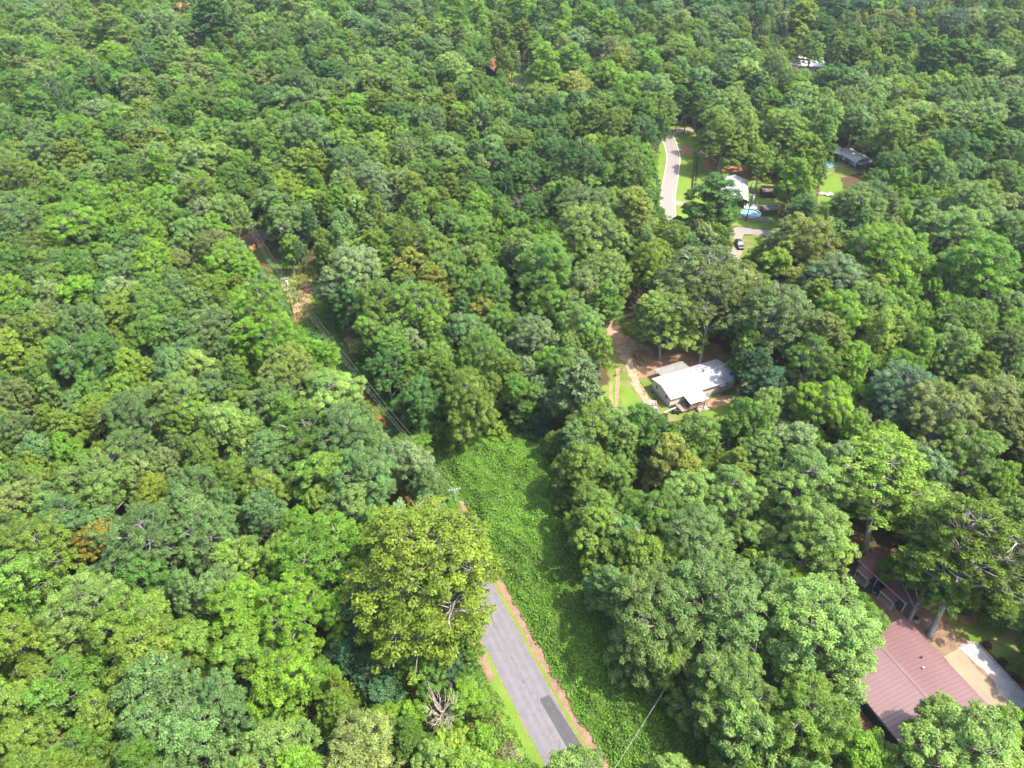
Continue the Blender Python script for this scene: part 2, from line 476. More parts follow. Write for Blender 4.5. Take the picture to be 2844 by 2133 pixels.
def dead(kind, name, seed, D, Hh):
    rs = np.random.RandomState(seed)
    mb = MB(); R = D / 2
    tr = 0.02 * Hh + 0.04
    mb.tube([(0, 0, -0.3), (0, 0, Hh * 0.45), (0.1, 0.05, Hh * 0.7)], [tr * 1.3, tr, tr * 0.5], 6)
    tw = MB()
    for i in range(16):
        th = i * 2.39996; t = (i + .5) / 16
        z0 = Hh * (0.35 + 0.34 * t)
        ln = R * (0.75 + 0.35 * rs.rand()) * (1.05 - 0.45 * t)
        tip = np.array([ln * math.cos(th), ln * math.sin(th), min(Hh, z0 + ln * (0.5 + 0.7 * t))])
        pts = limb(tw, (0, 0, z0), tip, tr * 0.42, 0.03, rs, 0.12, 4, 4)
        for j in range(6):
            b = pts[rs.randint(1, 5)]
            e = np.array(b) + (tip - np.array([0, 0, z0])) * (0.25 + 0.25 * rs.rand()) + rs.normal(size=3) * ln * 0.24
            p2 = limb(tw, b, e, tr * 0.17, 0.018, rs, 0.12, 2, 3)
            for q in range(2):
                limb(tw, p2[1], np.array(p2[2]) + rs.normal(size=3) * ln * 0.14, tr * 0.09, 0.014, rs, 0.1, 1, 3)
    PROTO.setdefault(kind, []).append(dict(name=name, D=D, H=Hh, crown=tw.mesh('bare_branches', M['dead_wood']), trunk=mb.mesh('trunk', M['dead_wood'])))

# large crowns (nearest trees), middle crowns, tall crowns, pines, sycamore, bushes
for k in range(4): broadleaf('oak_large', 'broadleaf_tree', 11 + k, 13.0, 18.0, 13 + k, 0.155, 48000, puff=0.088, open_=0.05)
for k in range(2): broadleaf('maple_large', 'broadleaf_tree', 31 + k, 13.0, 19.0, 19 + 2 * k, 0.15, 48000, puff=0.082, open_=0.12)
for k in range(4): broadleaf('oak_mid', 'broadleaf_tree', 51 + k, 9.0, 14.5, 10 + k, 0.17, 21000, puff=0.115, open_=0.05)
for k in range(3): broadleaf('poplar', 'tall_tree', 71 + k, 8.0, 19.0, 15 + k, 0.17, 20000, 'tall', 0.05, base=0.30, puff=0.12)
broadleaf('sycamore', 'sycamore_tree', 91, 15.0, 23.0, 30, 0.19, 46000, 'tall', 0.10, 'pale_bark', base=0.18, puff=0.078, twig=0.55)
broadleaf('open_oak', 'broadleaf_tree', 95, 14.0, 21.0, 18, 0.18, 32000, 'dome', 0.12, 'pale_bark', base=0.33, puff=0.085, twig=0.7)
for k in range(3): pine('pine', 'pine_tree', 111 + k, 7.5, 17.0, 60, 0.34)
for k in range(2): pine('feathery', 'conifer_tree', 121 + k, 10.0, 15.0, 80, 0.26, True, 0.15)
for k in range(2): dead('dead', 'bare_tree', 131 + k, 6.0, 9.0)
for k in range(3): broadleaf('bush', 'bush', 141 + k, 4.0, 3.6, 8 + k, 0.15, 4500, 'dome', 0.04, base=0.02, puff=0.17, twig=0.3)
for k in range(2): broadleaf('big_leaf', 'bush', 151 + k, 5.0, 5.0, 9 + k, 0.30, 2600, 'dome', 0.08, base=0.1, puff=0.17, twig=0.3)
broadleaf('round_shrub', 'round_shrub', 161, 2.2, 1.8, 9, 0.09, 3500, 'dome', 0.0, base=0.0, puff=0.2, twig=0.1)

TINT = {  # leaf reflectance
 'g': (0.073, 0.162, 0.024), 'b': (0.102, 0.217, 0.020), 'B': (0.108, 0.205, 0.026), 'y': (0.113, 0.212, 0.033),
 'Y': (0.122, 0.205, 0.022), 'l': (0.121, 0.217, 0.051), 's': (0.086, 0.168, 0.051), 'S': (0.121, 0.202, 0.088),
 'o': (0.099, 0.175, 0.025), 't': (0.125, 0.182, 0.055), 'T': (0.138, 0.180, 0.031), 'd': (0.047, 0.119, 0.025),
 'p': (0.130, 0.199, 0.030), 'k': (0.033, 0.091, 0.042), 'r': (0.204, 0.202, 0.032)}
WORD = {'g': 'mid-green', 'b': 'bright green', 'B': 'vivid green', 'y': 'yellow-green', 'Y': 'vivid yellow-green', 'l': 'pale green',
        's': 'grey-green', 'S': 'silvery grey-green', 'o': 'olive', 't': 'tan-olive', 'T': 'golden olive', 'd': 'dark green',
        'p': 'yellowish olive', 'k': 'dark blue-green', 'r': 'rusty ochre'}
# ------------------------------------------------------------------ where the trees stand: crown centre, crown width (photo pixels of a quarter view), colour, kind
CELLS = {
(0,0): """70,70,160,b 220,70,150,g 480,150,280,l 100,130,150,s 230,210,220,g 30,290,110,o 80,340,90,y 390,300,330,l 520,230,130,y 720,330,230,s
900,240,260,oP 1130,100,130,bP 1330,150,200,b 1080,310,160,l 1400,240,260,s 1620,330,260,s 1860,180,300,dN 2030,210,120,tN 2180,230,130,l 80,480,220,d
270,570,160,t 350,480,240,b 560,560,300,b 720,560,250,l 860,540,130,t 1000,500,220,b 1290,590,370,d 1490,450,200,l 1620,410,120,g 1750,540,200,l
1900,600,200,b 2080,580,180,g 80,750,200,g 350,720,280,l 620,720,200,g 850,720,300,g 1080,760,240,g 1290,760,180,bP 1450,790,200,t 1650,780,200,l
1760,690,200,t 1950,850,220,b 470,900,330,d 760,920,200,g 950,930,130,b 870,1010,250,S 1030,1060,220,y 1250,1110,180,pN 1600,930,280,g 1850,910,250,g
2060,1000,250,g 200,1130,260,g 60,1050,130,d 360,1190,260,s 400,1330,320,s 650,1190,300,b 620,1350,200,pN 1150,1270,130,pN 1310,1180,260,s 1520,1190,150,g
1050,1160,260,g 1780,1180,230,y 1650,1240,200,g 1980,1180,200,l 120,1370,260,y 820,1370,200,g 1010,1360,220,g 1350,1380,300,l 1700,1430,320,l 1960,1420,250,y
2120,1480,200,g 150,1560,320,o 470,1560,160,d 610,1590,150,tD 820,1570,250,l 1130,1570,300,g 1700,1620,220,B""",
(0,1): """60,60,200,d 330,110,280,lP 60,240,200,y 460,110,180,d 690,130,200,bP 880,90,150,d 1010,90,240,d 1260,110,280,s 570,250,250,l 520,340,260,l
180,400,320,g 820,390,220,g 860,230,220,s 1060,330,250,s 1250,240,200,s 1170,350,200,s 1700,120,220,bP 1860,70,180,yP 1940,150,150,bP 1960,250,120,yP
1440,260,140,y 1580,290,200,y 1340,360,200,o 1480,420,170,s 1600,440,200,s 1830,350,200,y 1820,470,200,g 1880,560,230,g 2140,520,150,oP 2120,280,150,pN
690,530,300,g 520,570,200,g 250,590,320,g 60,560,150,y 700,660,240,d 930,620,220,l 1140,560,220,l 1350,560,200,s 1700,620,250,l 1230,640,260,y
1590,650,220,g 330,740,280,s 60,700,200,t 510,800,200,s 650,810,180,y 770,810,180,s 1000,740,230,l 1170,750,200,l 1350,740,220,g 1670,830,130,pN
1850,800,220,g 90,900,220,d 300,900,250,s 550,930,220,s 680,970,120,pN 830,960,230,b 1060,920,190,pN 1210,930,140,pN 1500,880,200,s 1200,1040,220,d
1440,1020,150,pN 1560,1020,140,pN 1680,920,120,pN 1900,900,160,g 1990,950,160,l 2080,1000,300,g 1830,1030,230,Y 160,1080,260,g 440,1180,400,s 700,1110,160,bN
880,1090,240,g 1310,1130,180,g 1540,1100,260,s 60,1170,200,l 170,1180,150,g 850,1180,80,B 780,1260,200,y 1450,1210,200,g 1620,1280,260,o 1730,1330,200,y
2100,1230,200,o 1000,1330,250,y 1300,1340,300,o 1650,1370,250,s 2020,1330,250,s 350,1430,200,pN 490,1440,170,pN 150,1360,250,g 800,1430,300,s 1120,1450,200,y
1450,1420,200,g 1750,1500,250,o 2100,1440,220,d 270,1610,200,Y 760,1600,250,l 1000,1560,250,S 1250,1580,250,t 1500,1530,250,g 1680,1620,150,pN 1900,1600,220,d 660,1540,130,o""",
(0,2): """80,100,180,bP 230,180,140,dP 90,290,150,pN 290,320,150,s 420,330,180,bP 440,170,130,bP 600,200,280,bP 820,260,220,bP 580,380,230,S 210,480,180,o
400,420,180,d 700,450,160,d 870,480,300,t 1020,200,220,d 1180,250,130,oP 1100,440,230,g 1330,300,160,oP 760,100,200,d 500,80,180,d 1280,120,200,s
1450,220,200,t 1560,300,220,o 1660,100,300,d 1750,200,250,s 1840,330,200,s 1900,180,200,d 2040,240,110,tD 1950,250,130,pN 2130,120,150,d 910,560,170,YP
270,600,260,bP 520,560,240,bP 620,640,200,g 820,680,240,b 1030,780,300,b 540,780,250,T 270,830,260,o 1380,700,190,pN 1420,470,250,y 1620,560,280,b
1850,620,260,s 1600,720,250,s 1620,860,160,gP 1450,860,150,dN 1950,500,250,l 2050,700,250,l 1250,840,300,s 1240,950,220,o 180,900,160,y 60,930,160,s
380,930,200,s 580,930,200,s 720,880,120,t 920,960,240,g 700,1000,200,y 1150,1000,220,g 1180,1150,280,d 900,1130,280,o 100,1120,200,d 230,1140,200,s
400,1150,220,d 60,1220,130,d 330,1250,200,d 640,1310,200,o 980,1380,300,o 1150,1350,130,b 560,1420,400,d 230,1350,180,d 80,1430,150,g 110,1540,220,d
830,1550,180,y 1040,1500,280,g 430,1600,220,B 230,1650,150,tD 640,1620,200,l 1880,940,300,l 1700,1090,230,y 1790,1180,300,o 2020,1150,300,y 2150,1400,180,o""",
(0,3): """300,150,230,pN 100,80,200,d 560,80,250,d 430,270,230,d 620,280,120,tD 720,300,130,d 900,100,200,y 930,180,90,rP 1050,200,180,t 750,100,180,k
1230,120,200,k 1450,200,200,o 1590,230,280,k 1750,200,200,t 1980,230,330,o 1850,80,250,d 2050,380,180,o 2150,500,150,d 600,450,180,oN 760,480,160,oN
880,430,150,oN 1000,440,180,oN 1140,420,180,gN 1250,370,200,g 1080,600,170,y 1440,480,200,gN 1600,480,200,gN 1750,520,200,gN 1950,590,250,l 590,700,220,d
780,640,140,y 340,650,180,y 100,600,260,l 770,790,250,s 920,800,200,l 1250,760,120,Y 1320,740,130,y 1500,770,200,Y 1690,800,200,g 2080,800,220,t
60,900,150,b 300,870,230,l 480,890,180,o 680,920,260,l 850,1000,260,l 1000,980,110,oN 1200,880,220,o 1320,900,150,y 1350,1030,200,t 1420,1110,240,pN
1480,880,220,s 1200,1030,250,l 1600,1050,300,l 1800,1050,300,l 2000,980,200,s 1900,1200,220,gN 1080,1170,300,o 1600,1290,330,d 1350,1290,200,t 2080,1280,250,s
130,1090,330,y 460,1040,300,l 780,1100,250,s 300,1450,370,bP 620,1430,200,gP 1000,1450,260,g 1220,1450,180,g 1350,1480,160,oN 1560,1430,160,o 1680,1520,250,s
1500,1570,120,y 1830,1550,180,l 2070,1570,300,g 1240,1630,160,b 1900,1640,200,Y 870,1570,200,d""",
(1,0): """60,150,250,l 220,130,200,g 160,330,380,s 450,110,220,g 330,180,90,y 780,170,330,b 1050,80,250,b 1120,230,280,b 1450,130,280,b 1750,80,320,B
1450,240,280,y 1770,210,230,S 1960,220,160,s 1980,340,240,b 640,350,360,b 330,500,300,o 60,560,150,t 860,370,120,s 1000,450,200,g 1260,420,280,b
1400,380,90,r 1690,420,250,l 1580,490,150,g 1190,520,220,s 1370,590,280,b 1860,540,300,t 1600,640,200,t 2080,640,300,b 120,700,280,g 330,640,200,y
480,640,180,s 680,690,250,g 930,580,160,y 1050,700,320,s 1300,680,260,b 560,760,260,y 1520,780,180,s 1850,750,110,pN 150,950,280,b 460,930,260,t
680,900,300,b 900,930,200,d 1090,910,230,S 1310,870,220,y 1500,860,180,s 1780,900,250,o 2100,1000,260,b 250,1080,280,g 420,1160,260,t 1010,1070,260,o
1350,1030,380,g 1700,980,250,s 300,1230,280,o 550,1200,200,y 760,1180,320,s 1440,1150,250,s 1850,1180,360,s 1270,1260,300,g 1000,1290,160,o 500,1400,200,y
100,1420,270,Y 1150,1370,180,Y 700,1480,420,d 930,1450,300,d 1150,1530,300,Y 330,1500,260,o 1630,1420,280,s 1470,1580,300,s 1950,1420,200,s 1750,1590,300,l
380,1610,200,g 2080,1570,180,B""",
(1,1): """100,130,240,s 300,60,220,Y 430,110,200,b 560,130,180,o 830,60,200,o 1070,90,290,SF 960,330,290,lF 160,280,240,s 240,590,150,B 330,560,100,s
440,540,150,pN 600,450,180,o 740,300,160,s 1250,350,200,o 1480,120,220,o 1640,230,200,g 1880,170,150,bP 2130,230,230,g 1780,310,220,g 1470,380,170,s
1340,480,300,o 1100,500,220,g 1850,400,320,g 1650,700,320,o 750,720,420,S 1330,640,200,T 1000,780,180,o 530,790,160,o 680,960,240,d 1290,900,280,s
1040,1010,350,o 1440,1060,390,B 1960,1060,220,T 2000,850,350,g 1850,1200,300,s 900,1230,250,y 2100,1150,250,g 1190,1380,330,g 1370,1380,220,S 1600,1470,300,o
1950,1380,380,g 1100,1560,260,d 80,680,220,b 120,860,250,s 200,1090,400,b 300,1330,420,b 600,1400,330,b 300,1600,380,l 1860,700,45,tD""",
(1,2): """60,300,180,g 180,180,200,d 380,60,200,b 620,150,420,s 1000,200,370,TP 1230,150,250,g 660,370,420,l 330,540,300,b 900,560,250,l 1200,400,220,s
1410,420,330,o 1640,440,200,t 1220,650,340,Y 250,720,450,g 800,720,350,l 600,880,320,t 1310,980,380,l 1720,800,520,t 2090,980,400,T 640,1130,350,l
190,1280,330,S 300,1500,200,b 740,1370,220,B 2100,430,230,t 1950,1340,230,y 1900,1500,200,k 60,70,110,tD""",
(1,3): """160,150,330,dF 350,180,220,s 700,170,350,l 930,100,350,s 1300,70,250,b 1340,190,250,s 1700,160,400,l 1870,90,230,YP 2080,170,200,t 2080,330,350,s
330,440,560,T 1000,540,640,b 1160,270,150,bP 740,260,230,b 1650,370,460,l 1500,500,260,t 60,640,280,B 570,760,430,S 430,900,200,pN 1830,680,560,b
100,1100,540,t 600,1050,330,b 850,1020,330,l 1130,1000,330,b 1040,1230,300,Y 1290,1330,230,p 1650,1180,420,g 2070,1050,300,s 350,1500,380,g 750,1480,300,b
1150,1530,350,b 1600,1400,380,l 2080,1320,350,l 1850,1550,230,pN 2140,1560,200,l""",
(2,0): """130,130,260,t 430,60,150,lN 800,60,250,g 1100,60,230,B 640,230,200,s 830,250,260,B 420,330,220,pN 580,400,240,pN 60,330,150,Y 1200,300,420,s
1550,150,400,l 1680,300,330,y 1850,80,260,s 2080,180,250,o 150,450,280,s 350,580,330,s 1130,620,420,s 640,650,280,b 290,720,270,Y 80,850,220,y
330,860,250,o 580,850,260,o 2050,420,400,l 1720,650,330,o 1200,800,260,t 850,900,450,l 1350,950,300,Y 1700,900,350,s 2050,800,320,o 200,1000,320,t
600,1180,420,s 900,1250,380,s 120,1300,260,d 370,1430,480,y 870,1380,270,r 1250,1450,580,s 1800,1350,480,s 2080,1590,320,y 1650,1130,380,s""",
(2,1): """150,150,400,s 700,180,540,l 420,480,480,g 1050,480,520,s 150,620,400,s 1350,680,380,S 1000,800,560,s 600,800,420,y 100,1180,350,s 550,1480,620,b
1450,410,230,BU 1430,120,330,d 1850,200,430,o 2080,550,260,BU 900,1100,400,s""",
(2,2): """500,80,380,SN 170,370,230,kU 60,90,280,g 740,350,420,o 450,520,350,s 900,480,330,l 1200,420,330,g 1600,420,400,o 2000,400,380,g 2140,250,300,l
650,780,400,o 900,800,300,y 1350,700,400,T 1900,730,430,pF 2120,620,300,l 1550,1000,480,l 300,800,320,o 550,1100,450,o 1200,1150,480,g 1900,1050,450,l
900,1250,400,s 700,1400,400,o 1600,1350,560,s 1150,1500,450,o""",
(2,3): """450,200,430,b 1200,150,460,S 920,120,250,b 1500,120,280,y 210,560,360,S 1500,360,520,t 1750,600,480,o 1950,260,520,t 2000,850,260,b 370,950,560,l 400,1330,580,l""",
(3,0): """220,150,480,y 650,300,560,l 120,350,260,b 1250,80,400,g 1900,100,350,s 1100,450,560,o 200,650,420,o 1250,750,500,o 1650,620,350,y 600,1000,460,g
120,1150,400,y 850,1250,350,o 1450,1050,500,s 1950,1150,430,s 1250,1400,480,s 1750,1450,500,s 2050,400,480,b 2050,750,400,B 250,1480,420,o 650,1560,380,g""",
(3,1): """350,280,560,b 200,900,500,b 700,960,240,YF 650,1230,430,BF 1000,800,330,kU 1120,1020,220,kU 1330,1200,240,bU 1570,1130,300,tD 1650,1390,250,BB
150,1500,480,l 950,1520,560,t 1850,900,260,gU 1500,1640,330,l 1950,1400,230,bU 2170,1600,140,tD 1800,1550,220,BU""",
(3,2): """1307,348,700,s 1750,270,740,s 940,110,280,bU 1916,1045,600,l 2005,1390,560,l 1080,1011,300,BU 1568,1568,480,b 1280,700,360,o""",
(3,3): """700,520,860,l 178,750,380,s 350,1250,700,y 906,1446,540,b 1742,1254,960,l""",
}
# crowns that stand alone or show their trunk: foot pixel, crown-centre pixel, crown height centre, width (px), height, colour, kind
HEROES = [
 (None, (1162, 1600), 14.0, 345, 27, 'Y', 'sycamore'),
 ((2402, 1532), (2440, 1285), 15.5, 300, 22, 'y', 'open_oak'),
 ((2582, 1766), (2710, 1480), 16.0, 330, 22, 'o', 'open_oak'),
 ((2525, 1722), (2612, 1545), 12.0, 165, 16, 'g', 'oak_large'),
 (None, (1985, 578), 12.0, 142, 22, 'd', 'poplar'),
 ((1943, 1009), (1985, 800), 16.0, 150, 22, 't', 'open_oak'),
 ((2050, 1080), (2110, 1000), 9.0, 80, 11.5, 'y', 'open_oak'),
 (None, (2092, 1570), 5.0, 100, 7, 'B', 'bush'),
 ((1833, 1000), (1828, 880), 11.0, 128, 17, 'l', 'oak_mid'),
]
# places seen open from above (photo pixels): nothing is planted in them or in front of them
OPEN = [
 [(1318,1630),(1345,1620),(1400,1690),(1480,1800),(1560,1940),(1690,2133),(1490,2133),(1420,1940),(1390,1760)],
 [(1195,1235),(1290,1210),(1480,1215),(1560,1260),(1520,1330),(1580,1450),(1610,1670),(1720,1800),(1800,1900),(1950,2000),(2000,2133),(1690,2133),(1560,1900),(1430,1790),(1340,1600),(1310,1400),(1200,1300)],
 [(780,760),(870,790),(880,850),(960,900),(1000,1000),(1100,1180),(1150,1230),(1080,1200),(1000,1080),(860,860)],
 [(650,640),(745,625),(775,730),(740,750),(680,700)],
 [(755,745),(880,730),(905,850),(880,930),(800,900)],
 [(1690,890),(1790,860),(1830,960),(1990,965),(2050,1030),(2075,1100),(2030,1150),(1960,1172),(1900,1150),(1850,1158),(1800,1122),(1700,1110)],
 [(1830,365),(1950,350),(1960,430),(2100,500),(2190,520),(2150,650),(2080,670),(2060,740),(2000,740),(2040,660),(2050,600),(1930,600),(1838,590)],
 [(2230,405),(2420,400),(2430,470),(2350,490),(2320,560),(2260,560),(2280,500),(2290,440)],
 [(2370,1545),(2420,1545),(2580,1680),(2700,1720),(2844,1790),(2844,2010),(2740,1950),(2650,1930),(2560,1960),(2480,2050),(2380,1970),(2400,1850),(2500,1720),(2380,1630)],
 [(1347,155),(1378,155),(1378,212),(1347,212)], [(1425,160),(1470,190),(1465,235),(1410,230)],
 [(620,150),(675,150),(675,172),(620,172)], [(2195,148),(2290,152),(2295,188),(2200,188)],
 [(2640,0),(2740,0),(2730,16),(2650,14)], [(30,285),(70,285),(70,315),(40,320)], [(240,0),(300,0),(290,22),(245,22)], [(485,5),(570,5),(570,25),(485,25)],
 [(1695,868),(1800,856),(1800,900),(1700,905)],
]
# ------------------------------------------------------------------ plant the trees
def inside(poly, u, v):
    r = False; j = len(poly) - 1
    for i in range(len(poly)):
        (x1, y1), (x2, y2) = poly[i], poly[j]
        if (y1 > v) != (y2 > v) and u < (x2 - x1) * (v - y1) / (y2 - y1) + x1: r = not r
        j = i
    return r
DIMS = {'O': (0.74, 7.5, 0.84), 'P': (0.70, 9.5, 1.15), 'N': (0.58, 9.0, 1.05), 'F': (0.80, 7.0, 0.85), 'D': (0.62, 3.0, 1.1), 'U': (0.9, 0.6, 0.75), 'B': (0.9, 1.0, 0.7)}
TREES = []   # x, y, D, H, colour, kind, proto, u, v, named, tilt
def dims(kind, D):
    f, a, b = DIMS[kind]
    return a + b * D, f
def proto_of(kind, D, r):
    if kind == 'P': return 'poplar'
    if kind == 'N': return 'pine'
    if kind == 'F': return 'feathery'
    if kind == 'D': return 'dead'
    if kind == 'U': return 'bush'
    if kind == 'B': return 'big_leaf'
    if D > 10.0: return 'oak_large' if r < 0.6 else 'maple_large'
    return 'oak_mid'
K = 711.0 / 2212.0
for (r, c), txt in CELLS.items():
    for tok in txt.split():
        x, y, w, code = tok.split(',')
        u = 711 * c + float(x) * K; v = 533 * r + float(y) * K; wpx = float(w) * K
        colr = code[0]; kind = code[1] if len(code) > 1 else 'O'
        zc = 11.0
        for it in range(4):
            X, Y = P(u, v, zc)
            ax = U(X, Y, zc)[2]
            D = wpx * ax / FOC * (1.24 if r < 2 else 1.16)
            D = max(3.0 if kind not in 'UB' else 1.8, min(D, 17.0))
            H, f = dims(kind, D)
            zc = H * (1 - f * 0.46)
        TREES.append(dict(x=X, y=Y, D=D, H=H, c=colr, k=kind, p=proto_of(kind, D, rnd.random()), u=u, v=v, named=True, tilt=(0, 0)))
for foot, cpx, zc, w, H, colr, proto in HEROES:
    cx, cy = P(cpx[0], cpx[1], zc)
    D = w * U(cx, cy, zc)[2] / FOC * 1.05
    if foot:
        X, Y = P(*foot); tilt = ((cx - X) / zc, (cy - Y) / zc)
    else:
        X, Y = cx, cy; tilt = (0, 0)
    TREES.append(dict(x=X, y=Y, D=D, H=H, c=colr, k={'poplar': 'P', 'bush': 'U', 'sycamore': 'O'}.get(proto, 'O'), p=proto, u=cpx[0], v=cpx[1], named=True, tilt=tilt, hero=True))
def silhouette(t, dx=0.0, dy=0.0):
    f = DIMS[t['k']][0]; x, y, D, H = t['x'] + dx, t['y'] + dy, t['D'] * 0.92, t['H']
    n = 0
    for z, r in ((H * .99, .12), (H * .9, .32), (H * (1 - f * .35), .46), (H * (1 - f * .6), .46), (H * (1 - f * .9), .3)):
        for k in range(8):
            u, v, w = U(x + r * D * math.cos(k * .785), y + r * D * math.sin(k * .785), z)
            n += any(inside(poly, u, v) for poly in OPEN)
    return n
for t in TREES:      # keep the crowns out of the places that are seen open
    if t.get('hero'): continue
    best = (silhouette(t), 0, 0, 0)
    if best[0] == 0: continue
    for rr in (1, 2, 3, 4.5, 6):
        for k in range(12):
            dx, dy = rr * math.cos(k * .5236), rr * math.sin(k * .5236)
            s = silhouette(t, dx, dy) + rr * 0.35
            if s < best[0]: best = (s, dx, dy, rr)
    t['x'] += best[1]; t['y'] += best[2]
    for it in range(6):
        if silhouette(t) > 1 and t['D'] > 3.5: t['D'] *= .93; t['H'] *= .96
NAMED = list(TREES)
grid = {}
def cell(x, y): return (int(x // 8), int(y // 8))
for t in TREES: grid.setdefault(cell(t['x'], t['y']), []).append(t)
def near(x, y, n=2):
    cx, cy = cell(x, y)
    for i in range(cx - n, cx + n + 1):
        for j in range(cy - n, cy + n + 1):
            yield from grid.get((i, j), ())
NX = np.array([t['x'] for t in NAMED]); NY = np.array([t['y'] for t in NAMED])
def blocks_view(x, y, D, H, f):
    """would this crown stand in, or in front of, one of the open places?"""
    zc = H * (1 - f * 0.5)
    pts = [U(x, y, H), U(x, y, zc), U(x - D * .45, y, zc), U(x + D * .45, y, zc), U(x, y, 0), U(x, y - D * .4, zc), U(x - D * .35, y, H * .9), U(x + D * .35, y, H * .9)]
    for p in pts:
        for poly in OPEN:
            if inside(poly, p[0], p[1]): return True
    return False
def try_fill(x, y, D, kind, under, k):
    H, f = dims(kind, D)
    H *= (0.82 + 0.36 * rnd.random()) * (0.62 if under else 1.0)
    for t in near(x, y):
        dd = math.hypot(t['x'] - x, t['y'] - y)
        need = (0.30 if under else k) * (t['D'] + D)
        if under and t['p'] in ('bush',): need *= 1.3
        if dd < need: return
    if math.hypot(x - 52, y - 129) < 9: return          # fill trees left out here to keep their shadows off the white home
    if blocks_view(x, y, D, H, f): return
    d2 = (NX - x) ** 2 + (NY - y) ** 2
    src = NAMED[int(np.argpartition(d2, 6)[rnd.randrange(6)])]
    colr = src['c'] if src['c'] not in 'YBr' or rnd.random() < 0.35 else 'g'
    if kind == 'O' and colr == 'p': kind = 'N'
    u, v, w = U(x, y, H * .7)
    t = dict(x=x, y=y, D=D, H=H, c=colr, k=kind, p=proto_of(kind, D, rnd.random()), u=u, v=v, named=False, tilt=(0, 0), under=under)
    TREES.append(t); grid.setdefault(cell(x, y), []).append(t)
def rand_xy(ymax):
    y = 28 + (ymax - 28) * rnd.random() ** 0.8
    hw = 0.70 * math.hypot(y, 60) + 35
    return (rnd.random() * 2 - 1) * hw, y
for i in range(22000):
    x, y = rand_xy(600)
    k = rnd.random()
    kind = 'O' if k < 0.70 else ('P' if k < 0.88 else 'N')
    try_fill(x, y, 4.5 + 5.4 * rnd.random() ** 1.4, kind, False, 0.33 if y > 180 else 0.36)
for i in range(16000):
    x, y = rand_xy(360)
    try_fill(x, y, 4.0 + 3.0 * rnd.random(), 'O', True, 0.36)

# the 300 that show largest are things of their own, the rest is one mass
for t in TREES:
    u, v, w = U(t['x'], t['y'], t['H'] * 0.7)
    t['u2'], t['v2'] = u, v
    out = u < -40 or u > 2884 or v < -20 or v > 2160
    t['rank'] = 0 if out else t['D'] / w * (1.3 if t['named'] else (0.35 if t.get('under') else 0.62)) * (3.0 if t.get('hero') else 1.0) * (1.6 if t['k'] in 'DU' and t['v'] > 500 else 1)
TREES.sort(key=lambda t: -t['rank'])
SOLO = TREES[:300]
REST = TREES[300:]
def tint_of(t):
    b = TINT[t['c']]
    j = rnd.gauss(0, 0.09); h = rnd.gauss(0, 0.05)
    return (max(0.02, b[0] * (1 + j + h)), max(0.03, b[1] * (1 + j)), max(0.01, b[2] * (1 + j - h)))

def plant(t):
    pr = PROTO[t['p']]; q = pr[rnd.randrange(len(pr))]
    name = q['name']
    root = empty(name, (t['x'], t['y'], 0))
    sx = t['D'] / q['D']; sz = t['H'] / q['H']
    root.scale = (sx * (0.84 + 0.32 * rnd.random()), sx * (0.84 + 0.32 * rnd.random()), sz * (0.92 + 0.16 * rnd.random()))
    rz = rnd.random() * 6.283
    if t['tilt'] != (0, 0):
        d = Vector((t['tilt'][0], t['tilt'][1], 1)).normalized()
        R = Vector((0, 0, 1)).rotation_difference(d).to_matrix() @ Matrix.Rotation(rz, 3, 'Z')
        root.rotation_euler = R.to_euler()
    else:
        root.rotation_euler = (rnd.gauss(0, 0.05), rnd.gauss(0, 0.05), rz)
    cr = link('bare_branches' if t['p'] == 'dead' else 'crown', q['crown'], root)
    if t['p'] != 'dead': cr['tint'] = tint_of(t)
    link('trunk', q['trunk'], root)
    t['obj'] = root
    return root
for t in SOLO: plant(t)

